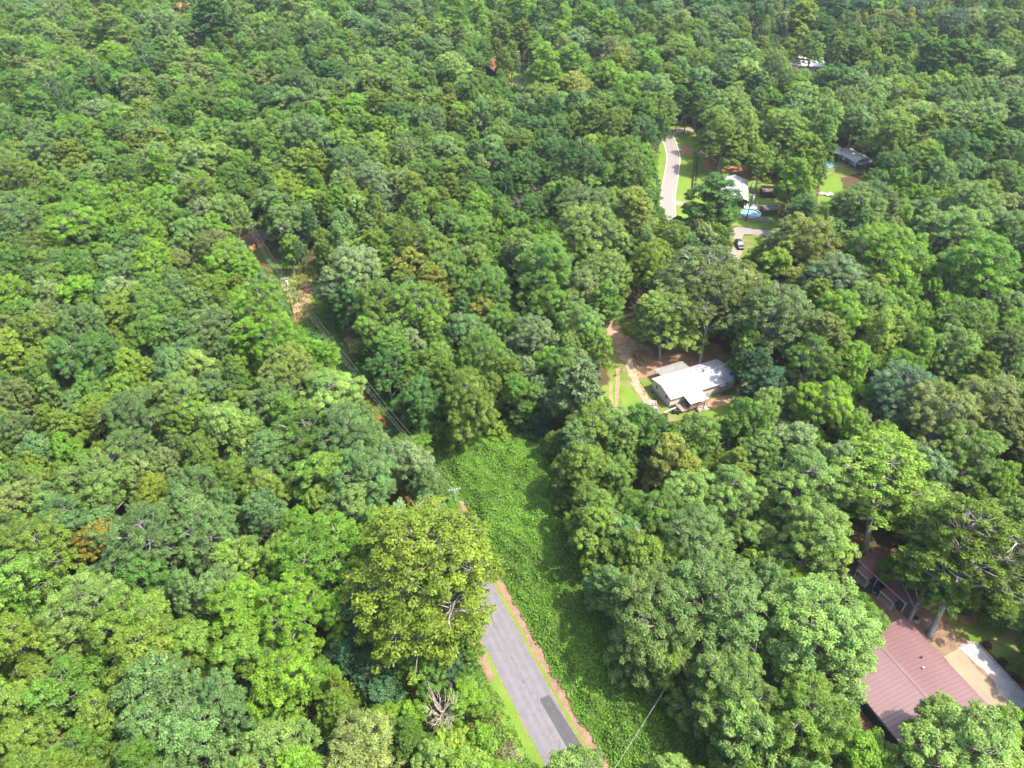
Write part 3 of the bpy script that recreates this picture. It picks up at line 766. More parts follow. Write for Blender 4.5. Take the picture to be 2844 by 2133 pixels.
# the mass: instances on points, one object
fc = bpy.data.collections.new('forest kinds')
KI = []
for t in REST:
    if t['p'] in ('oak_large', 'maple_large', 'sycamore', 'open_oak'): t['p'] = 'oak_mid'
for kind in sorted(set(t['p'] for t in REST)):
    for q in PROTO[kind]:
        KI.append((kind, q))
for i, (kind, q) in enumerate(KI):
    bm = bmesh.new(); bm.from_mesh(q['trunk'])
    me = bpy.data.meshes.new('forest_tree')
    nv = len(q['crown'].vertices)
    bm.free()
    # crown and trunk in one mesh, for the mass only
    a, b = q['crown'], q['trunk']
    va = np.empty(len(a.vertices) * 3, np.float32); a.vertices.foreach_get('co', va)
    vb = np.empty(len(b.vertices) * 3, np.float32); b.vertices.foreach_get('co', vb)
    la = np.empty(len(a.loops), np.int32); a.loops.foreach_get('vertex_index', la)
    lb = np.empty(len(b.loops), np.int32); b.loops.foreach_get('vertex_index', lb)
    ta = np.empty(len(a.polygons), np.int32); a.polygons.foreach_get('loop_total', ta)
    tb = np.empty(len(b.polygons), np.int32); b.polygons.foreach_get('loop_total', tb)
    V = np.concatenate([va, vb]); Lp = np.concatenate([la, lb + len(a.vertices)]); T = np.concatenate([ta, tb])
    me.vertices.add(len(V) // 3); me.vertices.foreach_set('co', V)
    me.loops.add(len(Lp)); me.loops.foreach_set('vertex_index', Lp)
    me.polygons.add(len(T)); me.polygons.foreach_set('loop_start', np.concatenate([[0], np.cumsum(T)[:-1]]).astype(np.int32)); me.polygons.foreach_set('loop_total', T)
    me.materials.append(M['foliage_far'] if kind != 'dead' else M['dead_wood'])
    me.materials.append(b.materials[0])
    me.polygons.foreach_set('material_index', np.concatenate([np.zeros(len(ta), np.int32), np.ones(len(tb), np.int32)]))
    at = me.attributes.new('leaf_tone', 'FLOAT_VECTOR', 'FACE')
    tv = np.ones(len(T) * 3, np.float32)
    if kind != 'dead':
        t0 = np.empty(len(ta) * 3, np.float32); a.attributes['leaf_tone'].data.foreach_get('vector', t0); tv[:len(t0)] = t0
    at.data.foreach_set('vector', tv)
    me.update()
    o = bpy.data.objects.new('forest_tree.%03d' % i, me)
    fc.objects.link(o)
pick = {}
for i, (kind, q) in enumerate(KI): pick.setdefault(kind, []).append((i, q))
pts = []; att = {'rot': [], 'size': [], 'which': [], 'tint': []}
for t in REST:
    i, q = pick[t['p']][rnd.randrange(len(pick[t['p']]))]
    pts.append((t['x'], t['y'], 0))
    att['rot'].append((0, 0, rnd.random() * 6.283)); s = t['D'] / q['D']
    att['size'].append((s * rnd.uniform(.85, 1.18), s * rnd.uniform(.85, 1.18), t['H'] / q['H'])); att['which'].append(i); att['tint'].append((*tint_of(t), 1))
me = bpy.data.meshes.new('forest'); me.from_pydata(pts, [], [])
for nm, ty, key in (('rot', 'FLOAT_VECTOR', 'vector'), ('size', 'FLOAT_VECTOR', 'vector'), ('tint', 'FLOAT_COLOR', 'color')):
    a = me.attributes.new(nm, ty, 'POINT'); a.data.foreach_set(key, np.array(att[nm], np.float32).ravel())
a = me.attributes.new('which', 'INT', 'POINT'); a.data.foreach_set('value', np.array(att['which'], np.int32))
forest = link('forest', me)
tag(forest, 'dense mass of smaller and farther trees filling the woodland between the large ones', 'forest', kind='stuff')
def scatter_nodes(obj, coll):
    g = bpy.data.node_groups.new('scatter', 'GeometryNodeTree')
    g.interface.new_socket('Geometry', in_out='INPUT', socket_type='NodeSocketGeometry')
    g.interface.new_socket('Geometry', in_out='OUTPUT', socket_type='NodeSocketGeometry')
    n = g.nodes; L = g.links
    gi = n.new('NodeGroupInput'); go = n.new('NodeGroupOutput')
    ci = n.new('GeometryNodeCollectionInfo'); ci.inputs['Collection'].default_value = coll
    ci.inputs['Separate Children'].default_value = True; ci.inputs['Reset Children'].default_value = True
    iop = n.new('GeometryNodeInstanceOnPoints'); iop.inputs['Pick Instance'].default_value = True
    def na(name, ty):
        a = n.new('GeometryNodeInputNamedAttribute'); a.data_type = ty; a.inputs['Name'].default_value = name; return a
    L.new(gi.outputs[0], iop.inputs['Points']); L.new(ci.outputs[0], iop.inputs['Instance'])
    w = na('which', 'INT'); L.new(w.outputs['Attribute'], iop.inputs['Instance Index'])
    r = na('rot', 'FLOAT_VECTOR'); er = n.new('FunctionNodeEulerToRotation'); L.new(r.outputs['Attribute'], er.inputs[0]); L.new(er.outputs[0], iop.inputs['Rotation'])
    s = na('size', 'FLOAT_VECTOR'); L.new(s.outputs['Attribute'], iop.inputs['Scale'])
    L.new(iop.outputs[0], go.inputs[0])
    md = obj.modifiers.new('scatter', 'NODES'); md.node_group = g
scatter_nodes(forest, fc)
print('trees', len(TREES), 'named', len(NAMED), 'rest', len(REST))
# ------------------------------------------------------------------ the ground and what lies flat on it
mb = MB()
xs = [-2400, -1500, -700, -450, -300, -150, -50, 50, 150, 300, 450, 700, 1500, 2400]
ys = [-300, -60, 0, 60, 130, 220, 340, 480, 700, 1200, 2500, 3600]
for i, y in enumerate(ys):
    for x in xs: mb.v.append((x, y, 0.0))
for i in range(len(ys) - 1):
    for j in range(len(xs) - 1):
        a = i * len(xs) + j
        mb.f.append((a, a + 1, a + 1 + len(xs), a + len(xs)))
tag(mb.build('ground', M['forest_floor']), kind='structure')

hz = MB().box(-2500, 2500, -360, 3700, -1.0, CAM_H + 6).build('haze', M['forest_floor'])
hm = bpy.data.materials.new('air'); hm.use_nodes = True
hm.node_tree.nodes.remove(hm.node_tree.nodes['Principled BSDF'])
pv = hm.node_tree.nodes.new('ShaderNodeVolumePrincipled')
pv.inputs['Color'].default_value = (0.82, 0.92, 1.0, 1); pv.inputs['Density'].default_value = HAZE; pv.inputs['Anisotropy'].default_value = 0.2
hm.node_tree.links.new(pv.outputs[0], hm.node_tree.nodes['Material Output'].inputs['Volume'])
hz.data.materials.clear(); hz.data.materials.append(hm)
tag(hz, 'thin summer haze over the woodland', 'haze', kind='stuff')

def ragged(pts, jit, step=0.7):
    if jit <= 0: return pts
    out = []
    n = len(pts); ph = rnd.random() * 10
    k = 0.0
    for i in range(n):
        a = Vector(pts[i]); b = Vector(pts[(i + 1) % n])
        L = (b - a).length; m = max(1, min(60, int(L / step)))
        nrm = Vector((-(b - a).y, (b - a).x)).normalized() if L > 0 else Vector((0, 0))
        for q in range(m):
            p = a + (b - a) * q / m
            k += L / m
            o = math.sin(k * 0.9 + ph) * 0.4 + math.sin(k * 2.3 + ph * 2) * 0.35 + (rnd.random() - .5) * 0.9
            out.append(tuple(p + nrm * o * jit))
    return out
def sheet(name, px, z, m, jit=0.4, kind='structure', world=False, parent=None):
    pts = [tuple(p[:2]) for p in px] if world else [P(u, v, z) for u, v in px]
    pts = ragged(pts, jit)
    bm = bmesh.new()
    f = bm.faces.new([bm.verts.new((x, y, z)) for x, y in pts])
    f.normal_update()
    if f.normal.z < 0: f.normal_flip()
    bmesh.ops.triangulate(bm, faces=bm.faces[:], ngon_method='EAR_CLIP')
    me = bpy.data.meshes.new(name); bm.to_mesh(me); bm.free()
    me.materials.append(M[m] if isinstance(m, str) else m)
    o = link(name, me, parent)
    if kind: o['kind'] = kind
    return o
def strip_pts(px, w, z=0.0, world=False):
    c = [Vector(p) if world else Vector(P(u, v, z)) for p in px for (u, v) in (p,)]
    # smooth the centre line
    q = []
    for i in range(len(c) - 1):
        p0 = c[max(i - 1, 0)]; p1 = c[i]; p2 = c[i + 1]; p3 = c[min(i + 2, len(c) - 1)]
        for k in range(8):
            t = k / 8
            q.append(0.5 * ((2 * p1) + (p2 - p0) * t + (2 * p0 - 5 * p1 + 4 * p2 - p3) * t * t + (3 * p1 - p0 - 3 * p2 + p3) * t ** 3))
    q.append(c[-1])
    L, R = [], []
    for i, p in enumerate(q):
        d = (q[min(i + 1, len(q) - 1)] - q[max(i - 1, 0)]).normalized()
        nn = Vector((-d.y, d.x))
        L.append(p + nn * w / 2); R.append(p - nn * w / 2)
    return q, L, R
def z4(z0, sc, *pts):   # points read in an enlarged view whose corner is z0
    return [(z0[0] + x * sc, z0[1] + y * sc) for x, y in pts]

# --- near road: centre line with wheel tracks (across = texture coordinate u)
def road_mat(name, c1, c2, track, uvmap='UVMap'):
    m = mat(name, c1, 0.85, 0.25, var=0.10, scale=0.8, col2=c2, scale2=12.0, bump=0.15)
    n = m.node_tree.nodes; L = m.node_tree.links
    b = n['Principled BSDF']
    src = b.inputs['Base Color'].links[0].from_socket
    uv = n.new('ShaderNodeUVMap'); sx = n.new('ShaderNodeSeparateXYZ'); L.new(uv.outputs['UV'], sx.inputs[0])
    rp = n.new('ShaderNodeValToRGB'); e = rp.color_ramp.elements
    e[0].position = 0.0; e[0].color = (1, 1, 1, 1); e[1].position = 1.0; e[1].color = (1, 1, 1, 1)
    for pos, k in ((0.12, 0.97), (0.22, track), (0.34, 0.96), (0.42, track), (0.5, 0.93), (0.6, track), (0.68, 0.97), (0.80, track), (0.9, 0.96)):
        q = e.new(pos); q.color = (k, k, k, 1)
    L.new(sx.outputs['X'], rp.inputs['Fac'])
    mx = n.new('ShaderNodeMix'); mx.data_type = 'RGBA'; mx.blend_type = 'MULTIPLY'; mx.inputs['Factor'].default_value = 1
    L.new(src, mx.inputs['A']); L.new(rp.outputs['Color'], mx.inputs['B']); L.new(mx.outputs['Result'], b.inputs['Base Color'])
    return m
road_mat('near_asphalt', (0.165, 0.157, 0.170), (0.192, 0.183, 0.196), 1.10)
road_mat('far_asphalt', (0.255, 0.228, 0.205), (0.285, 0.255, 0.23), 1.10)
def road(name, px, w, z, m, world=False):
    q, L, R = strip_pts(px, w, z, world)
    mb = MB(); uv = []
    for a, b in zip(L, R): mb.v += [(a.x, a.y, z), (b.x, b.y, z)]
    for i in range(len(L) - 1): mb.f.append((2*i + 1, 2*i, 2*i + 2, 2*i + 3))
    me = mb.mesh(name, M[m])
    ul = me.uv_layers.new(name='UVMap')
    for li, lp in enumerate(me.loops):
        vi = lp.vertex_index; ul.data[li].uv = (vi % 2, (vi // 2) * 0.1)
    if me.polygons[0].normal.z < 0: me.flip_normals()
    o = link(name, me); o['kind'] = 'structure'
    return o, q, L, R
near_px = [(1700, 2330), (1640, 2220), (1588, 2133), (1528, 2030), (1472, 1925), (1425, 1835), (1384, 1755), (1335, 1660), (1290, 1570), (1240, 1490)]
shoulder, _, _, _ = road('road_shoulder', near_px, 7.0, 0.012, 'mulch')
near_road, NQ, NL, NR = road('road', near_px, 5.75, 0.03, 'near_asphalt')
# the mulch strip on the vine side, ragged
Ls, Rs = strip_pts(near_px, 6.0, 0.02)[1:], None
_, la, ra = strip_pts(near_px, 6.0, 0.02); _, lb, rb = strip_pts(near_px, 10.2, 0.02)
sheet('mulch_verge', [tuple(p) for p in ra] + [tuple(p) for p in reversed(rb)], 0.016, 'mulch', 0.30, world=True)
_, lc, rc = strip_pts(near_px, 6.1, 0.02); _, ld, rd = strip_pts(near_px, 6.9, 0.02)
sheet('verge_grass', [tuple(p) for p in rc] + [tuple(p) for p in reversed(rd)], 0.022, 'grass', 0.18, world=True)
_, le, re_ = strip_pts(near_px[:8], 5.9, 0.02); _, lf, rf = strip_pts(near_px[:8], 11.5, 0.02)
sheet('grass_verge', [tuple(p) for p in le] + [tuple(p) for p in reversed(lf)], 0.02, 'grass', 0.3, world=True)
sheet('clay_verge', [(1300,1690),(1345,1800),(1372,1880),(1358,1900),(1330,1880),(1308,1790)], 0.026, 'mulch', 0.35)
# newer asphalt patch on the right edge and a few cracks: parts of the road
pp = [(1498,1942),(1525,1929),(1590,2030),(1660,2140),(1700,2210),(1655,2225),(1612,2140),(1550,2033)]
sheet('asphalt_patch', pp, 0.034, 'patch_asphalt', 0.0, kind=None, parent=near_road)
for k in range(9):
    i = 10 + k * 6 + rnd.randrange(4)
    a = NL[i] + (NR[i] - NL[i]) * (0.15 + 0.6 * rnd.random()); b = NL[i + 3] + (NR[i + 3] - NL[i + 3]) * (0.15 + 0.6 * rnd.random())
    mbk = MB(); pr = None; n = 8
    for q in range(n + 1):
        p = a + (b - a) * q / n + Vector((rnd.gauss(0, .12), rnd.gauss(0, .12)))
        mbk.v += [(p.x - .03, p.y, 0.033), (p.x + .03, p.y, 0.033)]
        if q: mbk.f.append((2*q - 2, 2*q - 1, 2*q + 1, 2*q))
    mbk.build('crack', M['crack'], near_road)

# --- corridor under the power line, and the sunny gap
sheet('corridor_grass', [(760,720),(900,735),(950,850),(1020,900),(1080,1010),(1160,1160),(1240,1230),(1300,1390),(1240,1420),(1060,1290),(950,1150),(850,1000),(770,850)], 0.01, 'shade_painted_grass', 0.5)
sheet('clay_bank', [(975,1060),(1000,1075),(1060,1150),(1075,1190),(1040,1180),(1000,1120)], 0.018, 'red_clay', 0.35)
sheet('clay_bank', [(940,880),(985,925),(1000,985),(975,980),(950,930)], 0.018, 'leaf_litter', 0.35)
sheet('clay_bank', [(1255,1390),(1300,1390),(1325,1440),(1320,1500),(1290,1470),(1262,1420)], 0.018, 'leaf_litter', 0.3)
sheet('gap_grass', [(770,765),(830,735),(880,745),(885,800),(860,880),(820,900),(800,830)], 0.014, 'dry_grass', 0.5)
sheet('gap_dirt', [(835,790),(862,780),(858,840),(835,880),(818,905),(812,880)], 0.02, 'bare_dirt', 0.4)
sheet('gap_grass', z4((640,600), .2522, (80,235),(200,160),(420,140),(420,300),(520,560),(540,620),(460,560),(240,400),(100,330)), 0.014, 'shade_painted_grass', 0.4)
sheet('gap_dirt', z4((640,600), .2522, (90,245),(230,170),(375,135),(400,150),(230,235),(130,250)), 0.02, 'bare_dirt', 0.3)
sheet('gap_dirt', z4((640,600), .2522, (200,330),(370,270),(380,320),(240,385)), 0.02, 'red_clay', 0.3)
sheet('lane', z4((640,600), .2522, (40,300),(200,240),(390,160),(430,200),(400,260),(190,320),(90,340)), 0.026, 'far_asphalt', 0.1)

# --- yard of the white home
sheet('yard', [(1670,950),(1700,905),(1760,880),(1800,868),(1830,950),(1900,990),(1990,960),(2060,1010),(2120,1090),(2150,1160),(2050,1200),(1900,1230),(1740,1220),(1680,1150),(1690,1050)], 0.006, 'yard_grass', 0.5)
sheet('leaf_litter', [(1740,1000),(1770,960),(1850,960),(1960,945),(2000,960),(2010,1000),(1960,1010),(1800,1050),(1750,1050)], 0.012, 'leaf_litter', 0.6)
Z1 = ((1660, 840), .3782)
sheet('dirt_track', z4(*Z1, (60,205),(130,100),(260,70),(370,55),(370,80),(270,95),(150,130),(160,220),(300,290),(400,330),(400,355),(280,350),(240,380),(260,440),(300,560),(380,700),(440,800),(370,800),(290,640),(190,440),(110,330)), 0.02, 'pale_track', 0.25)
sheet('dirt_track', z4(*Z1, (135,490),(165,470),(160,600),(150,760),(125,770),(130,620)), 0.02, 'bare_dirt', 0.12)
sheet('dirt_track', z4(*Z1, (85,600),(105,575),(110,700),(115,760),(85,770)), 0.02, 'bare_dirt', 0.12)
sheet('gravel_track', z4(*Z1, (245,590),(270,570),(330,660),(400,760),(450,830),(400,850),(330,720)), 0.027, 'pale_track', 0.2)
sheet('lawn', z4(*Z1, (780,820),(880,770),(1040,740),(1060,800),(960,850),(880,890),(820,860)), 0.02, 'grass', 0.5)
sheet('lawn', z4(*Z1, (170,600),(240,620),(330,760),(340,800),(180,800)), 0.015, 'grass', 0.35)
sheet('lawn', z4(*Z1, (30,620),(80,600),(130,560),(130,800),(0,800)), 0.013, 'grass', 0.35)
sheet('bare_dirt', z4(*Z1, (780,720),(900,690),(1020,670),(1040,730),(900,770),(800,780)), 0.018, 'bare_dirt', 0.4)
sheet('lawn', [(2060,1190),(2140,1180),(2160,1210),(2080,1230)], 0.016, 'grass', 0.3)

# --- far clearing: lawns, road with white edge lines, clay, side road, drive
Z3 = ((1800, 260), .2837)
sheet('lawn', z4(*Z3, (180,300),(440,330),(520,520),(700,620),(900,700),(1269,800),(1269,952),(1300,1100),(1250,1340),(900,1300),(600,1290),(380,1250),(80,1200),(60,900),(60,600)), 0.01, 'grass', 0.3)
frx = z4(*Z3, (215,345),(185,400),(205,455),(232,540),(248,620),(240,720),(220,840),(200,960),(195,1100),(200,1300))
far_road, FQ, FL, FR = road('road', frx, 4.9, 0.03, 'far_asphalt')
for side in (FL, FR):
    mbk = MB()
    oth = FR if side is FL else FL
    for i, p in enumerate(side):
        d = (oth[i] - p).normalized()
        a = p + d * 0.12; b = p + d * 0.34
        mbk.v += [(a.x, a.y, 0.036), (b.x, b.y, 0.036)]
        if i: mbk.f.append((2*i - 2, 2*i - 1, 2*i + 1, 2*i))
    mbk.build('edge_line', M['white_paint'], far_road)
sheet('driveway', z4(*Z3, (185,345),(450,335),(450,365),(330,380),(235,398),(200,400)), 0.022, 'far_concrete', 0.15)
sheet('dirt_drive', z4(*Z3, (305,505),(380,520),(450,545),(640,560),(640,640),(450,610),(330,600)), 0.022, 'leaf_litter', 0.3)
sheet('clay_yard', z4(*Z3, (525,640),(620,640),(760,660),(900,690),(1269,760),(1269,900),(1100,860),(850,770),(660,775),(570,765)), 0.02, 'red_clay', 0.5)
sheet('clay_yard', [(2170,385),(2240,380),(2225,440),(2180,450)], 0.02, 'red_clay', 0.5)
sheet('driveway', z4(((1422),533), .3214, (1410,75),(1560,95),(1560,120),(1420,110)), 0.022, 'far_concrete', 0.15)
Z5 = ((1940, 600), .1576)
sheet('side_road', z4(*Z5, (500,230),(700,190),(1150,240),(1400,270),(1400,400),(1100,330),(800,320),(590,300)), 0.028, 'far_asphalt', 0.05)
sheet('driveway', z4(*Z5, (580,300),(800,318),(750,450),(780,640),(700,760),(690,900),(480,900),(480,640),(600,580),(650,480),(625,380)), 0.034, 'far_concrete', 0.06)
sheet('lawn', [(1955,650),(2010,640),(2040,660),(2110,650),(2160,690),(2130,760),(2040,770),(1960,760)], 0.013, 'yard_grass', 0.3)
sheet('clay_spot', z4(*Z5, (510,500),(580,480),(580,580),(520,600)), 0.02, 'red_clay', 0.2)
# carport clearing on the right
Z6 = ((2180, 370), .2206)
sheet('lawn', z4(*Z6, (420,780),(480,520),(700,560),(740,720),(640,780),(560,900),(400,920)), 0.012, 'grass', 0.4)
sheet('yard', z4(*Z6, (480,240),(1010,240),(1020,480),(700,560),(470,520)), 0.008, 'yard_grass', 0.5)
sheet('clay_yard', z4(*Z6, (140,130),(250,120),(230,200),(150,240)), 0.012, 'bare_dirt', 0.3)
# red house: lawn, mulch bed, concrete apron, gravel drive
Z7 = ((2240, 1680), .476)
sheet('mulch_bed', z4(*Z7, (-60,-150),(420,-60),(640,-90),(720,20),(840,130),(1010,215),(960,240),(880,260),(800,300),(900,470),(400,700),(100,800),(-60,600)), 0.01, 'mulch', 0.4)
sheet('lawn', z4(*Z7, (690,-60),(1000,30),(1300,100),(1500,500),(1300,480),(1150,345),(1040,245),(960,212),(850,150),(760,60)), 0.016, 'yard_grass', 0.4)
sheet('clay_spot', z4(*Z7, (690,-40),(790,30),(840,85),(790,100),(730,50)), 0.024, 'red_clay', 0.3)
sheet('clay_spot', z4(*Z7, (880,60),(990,70),(1010,110),(930,120)), 0.024, 'red_clay', 0.3)
sheet('gravel_drive', z4(*Z7, (885,247),(960,222),(1010,240),(1060,290),(1130,352),(1210,440),(1320,560),(1420,800),(1260,690),(1100,480),(1000,370),(930,290)), 0.03, 'gravel', 0.12)
sheet('driveway', z4(*Z7, (800,300),(888,252),(930,290),(1000,370),(1100,480),(1300,720),(1200,800),(1040,600),(960,490),(880,400)), 0.036, 'concrete', 0.04)
sheet('leaf_litter', z4(*Z7, (930,285),(1000,350),(1080,430),(1110,490),(1050,430),(985,365)), 0.042, 'mulch', 0.18)
# small patches far back
sheet('clay_yard', [(36,285),(66,288),(64,312),(44,316)], 0.012, 'bare_dirt', 0.4)
sheet('clay_yard', [(240,-6),(262,-4),(300,14),(290,24),(250,18)], 0.012, 'bare_dirt', 0.4)
sheet('clay_yard', [(485,5),(530,8),(570,6),(565,22),(500,24)], 0.012, 'red_clay', 0.4)
sheet('clay_yard', [(815,140),(842,140),(840,158),(818,158)], 0.012, 'bare_dirt', 0.3)
Z8 = ((1320, 120), .1418)
sheet('lawn', z4(*Z8, (640,560),(860,260),(1060,430),(1010,640),(1020,760),(700,760)), 0.012, 'grass', 0.3)
road('road', z4(*Z8, (600,330),(760,385),(880,440),(1010,500),(1200,600)), 6.0, 0.03, 'far_asphalt')
sheet('driveway', z4(*Z8, (110,640),(280,740),(440,700),(560,690),(680,760),(1040,760),(1040,800),(800,830),(560,760),(440,840),(280,780)), 0.022, 'far_concrete', 0.3)
sheet('lawn', [(2195,145),(2260,150),(2290,175),(2280,190),(2200,190)], 0.012, 'grass', 0.4)
sheet('lawn', [(2600,-10),(2700,-12),(2690,20),(2640,16)], 0.012, 'grass', 0.4)
sheet('driveway', [(2640,-6),(2720,-10),(2690,10),(2650,6)], 0.02, 'far_concrete', 0.2)
# ------------------------------------------------------------------ bank smothered in vines
def poly_dist(X, Y, pts):
    d = np.full(X.shape, 1e9); ins = np.zeros(X.shape, bool)
    n = len(pts)
    for i in range(n):
        x1, y1 = pts[i]; x2, y2 = pts[(i + 1) % n]
        dx, dy = x2 - x1, y2 - y1
        t = np.clip(((X - x1) * dx + (Y - y1) * dy) / (dx * dx + dy * dy + 1e-9), 0, 1)
        d = np.minimum(d, np.hypot(X - x1 - t * dx, Y - y1 - t * dy))
        cond = (y1 > Y) != (y2 > Y)
        with np.errstate(divide='ignore', invalid='ignore'):
            ins ^= cond & (X < dx * (Y - y1) / (dy if dy != 0 else 1e-9) + x1)
    return np.where(ins, d, -d)
vine_px = [(1185,1230),(1235,1190),(1290,1195),(1480,1190),(1600,1240),(1700,1400),(1800,1550),(1900,1750),(2000,1850),(2100,2000),(2120,2300)]
vine_left = [(1318,1500),(1300,1400),(1250,1330)]
_, _, vr = strip_pts(near_px, 9.7, 0.0)
vine_w = ragged([P(u, v, 0.0) for u, v in vine_px] + [tuple(q) for q in vr[::4]] + [P(u, v, 0.0) for u, v in vine_left], 0.5)
rs = np.random.RandomState(5)
def bump_noise(X, Y):
    return (np.sin(X * 0.42 + 1.1 * np.sin(Y * 0.31)) * np.cos(Y * 0.38 + 0.9 * np.sin(X * 0.27 + 1))
            + 0.55 * np.sin(X * 0.95 + Y * 0.6 + 2) * np.sin(Y * 1.05 - X * 0.4) + 0.3 * np.sin(2.1 * X + 1.3) * np.sin(1.9 * Y))
MOUNDS = []
for i in range(60):
    u, v = rnd.uniform(1250, 2100), rnd.uniform(1230, 2200)
    x, y = P(u, v)
    MOUNDS.append((x, y, rnd.uniform(1.0, 2.2), rnd.uniform(.5, 1.9)))
def vine_h(X, Y):
    d = poly_dist(X, Y, vine_w)
    e = np.clip(d / 2.5, 0, 1); e = e * e * (3 - 2 * e)
    h = 1.2 + 0.75 * bump_noise(X, Y) + np.clip(d, 0, 14) * 0.10
    far = np.clip((d - 3) / 5, 0, 1)
    for mx, my, mr, mh in MOUNDS: h = h + far * mh * np.exp(-((X - mx) ** 2 + (Y - my) ** 2) / (mr * mr))
    return np.where(d > 0, e * np.maximum(h, 0.3) + 0.05, -0.3)
wx = [p[0] for p in vine_w]; wy = [p[1] for p in vine_w]
gx = np.arange(min(wx) - 1, max(wx) + 1.5, 1.0); gy = np.arange(min(wy) - 1, max(wy) + 1.5, 1.0)
GX, GY = np.meshgrid(gx, gy); GZ = vine_h(GX, GY)
mb = MB(); nxg = len(gx)
mb.v = [(float(a), float(b), float(c)) for a, b, c in zip(GX.ravel(), GY.ravel(), GZ.ravel())]
for i in range(len(gy) - 1):
    for j in range(nxg - 1):
        if max(GZ[i, j], GZ[i, j+1], GZ[i+1, j], GZ[i+1, j+1]) > 0:
            a = i * nxg + j; mb.f.append((a, a + 1, a + 1 + nxg, a + nxg))
mat('bank_soil', (0.045, 0.085, 0.018), 0.95, 0.1, var=0.4, scale=0.8, col2=(0.055, 0.075, 0.02), scale2=5)
bank = mb.build('bank', M['bank_soil'], smooth=True); bank['kind'] = 'structure'
area = (gx[-1] - gx[0]) * (gy[-1] - gy[0])
N = int(area * 44)
X = rs.uniform(gx[0], gx[-1], N); Y = rs.uniform(gy[0], gy[-1], N)
d = poly_dist(X, Y, vine_w); dens = 0.80 + 0.3 * np.sin(X * 1.7 + 2 * np.sin(Y * 0.9)) * np.sin(Y * 1.6 + X * 0.5)
k = (d > -0.35) & (rs.random(N) < dens); X, Y, d = X[k], Y[k], d[k]; N = len(X)
# leaning trails: leaves ride on little ridges that run down the bank
tr = np.sin(X * 2.6 + Y * 1.1 + 1.5 * np.sin(Y * 0.7)) * 0.5 + 0.5
Z = np.maximum(vine_h(X, Y), 0.02) + 0.10 + 0.30 * rs.random(N) * (0.4 + tr)
pos = np.stack([X, Y, Z], axis=1)
nr = np.array([0.1, -0.2, 0.9]) + rs.normal(size=(N, 3)) * 0.42
ax = np.stack([rs.normal(size=N) - 0.4, rs.normal(size=N) * .8 - 0.5, rs.normal(size=N) * 0.4], axis=1)
patch = 0.5 + 0.5 * np.sin(X * 0.23 + 1.7 * np.sin(Y * 0.17)) * np.cos(Y * 0.21 + X * 0.05)
tone = np.stack([np.clip(0.92 + 0.35 * (patch - .5) + 0.20 * (tr - .5) + rs.normal(size=N) * 0.22, .45, 1.7), np.clip(rs.random(N) ** 4 * 1.0 + 0.18 * patch * rs.random(N), 0, 1), np.zeros(N)], axis=1)
vines = link('vine_cover', quads_mesh('vine_cover', pos, nr, ax, 0.13 + 0.10 * rs.random(N), 0.62, tone, M['vine_leaf']))
tag(vines, 'bright green vines smothering the bank between the asphalt road and the trees', 'vines', kind='stuff')

# tufts of long grass and weeds in the open places
def tufts(name, polys, dens, hgt, tint, label, seed):
    r2 = np.random.RandomState(seed); PP, NN, AA, SS, TT = [], [], [], [], []
    for poly in polys:
        pts = [P(u, v) for u, v in poly]
        xs_ = [p[0] for p in pts]; ys_ = [p[1] for p in pts]
        n = int((max(xs_) - min(xs_)) * (max(ys_) - min(ys_)) * dens)
        X = r2.uniform(min(xs_), max(xs_), n); Y = r2.uniform(min(ys_), max(ys_), n)
        k = (poly_dist(X, Y, pts) > -0.2) & (np.sin(X * 1.1 + 2 * np.sin(Y * .7)) * np.sin(Y * 1.3) + r2.normal(size=n) * .4 > -0.1)
        X, Y = X[k], Y[k]; n = len(X)
        if n == 0: continue
        h = hgt * (0.5 + r2.random(n))
        PP.append(np.stack([X, Y, h * .6], axis=1)); th = r2.random(n) * 6.28
        NN.append(np.stack([np.cos(th), np.sin(th), 0.5 * r2.random(n)], axis=1))
        AA.append(np.stack([r2.normal(size=n) * .35, r2.normal(size=n) * .35, np.ones(n)], axis=1)); SS.append(h * .7)
        TT.append(np.stack([np.clip(1 + r2.normal(size=n) * .2, .5, 1.6), r2.random(n) ** 2, np.zeros(n)], axis=1))
    me = quads_mesh(name, np.concatenate(PP), np.concatenate(NN), np.concatenate(AA), np.concatenate(SS), 0.35, np.concatenate(TT), M['foliage'])
    o = link(name, me); o['tint'] = tint
    tag(o, label, 'grass', kind='stuff')
    return o
tufts('weeds', [z4(*Z1, (160,170),(260,230),(330,270),(440,310),(430,330),(300,290),(200,240)), z4(*Z1, (250,380),(330,400),(360,480),(300,470)), z4(*Z1, (110,440),(180,470),(170,580),(120,560)),
                z4(*Z1, (385,650),(440,690),(470,770),(430,730)), z4(*Z1, (960,640),(1020,640),(1030,670),(880,690)), z4(*Z1, (120,300),(160,360),(210,470),(190,480)), z4(*Z1, (280,500),(330,620),(380,720),(350,690))], 16, 0.32,
      (0.10, 0.17, 0.025), 'tall weeds along the dirt track and the walls of the white home', 3)
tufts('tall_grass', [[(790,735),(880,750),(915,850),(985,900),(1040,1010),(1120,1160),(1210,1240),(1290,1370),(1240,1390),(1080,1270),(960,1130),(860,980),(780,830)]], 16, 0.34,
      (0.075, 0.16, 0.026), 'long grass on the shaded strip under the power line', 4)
tufts('tall_grass', [[(770,765),(830,735),(880,745),(885,800),(860,880),(820,900),(800,830)]], 12, 0.35, (0.17, 0.19, 0.04), 'sunlit straw-tinged grass in the gap beside the pole', 5)
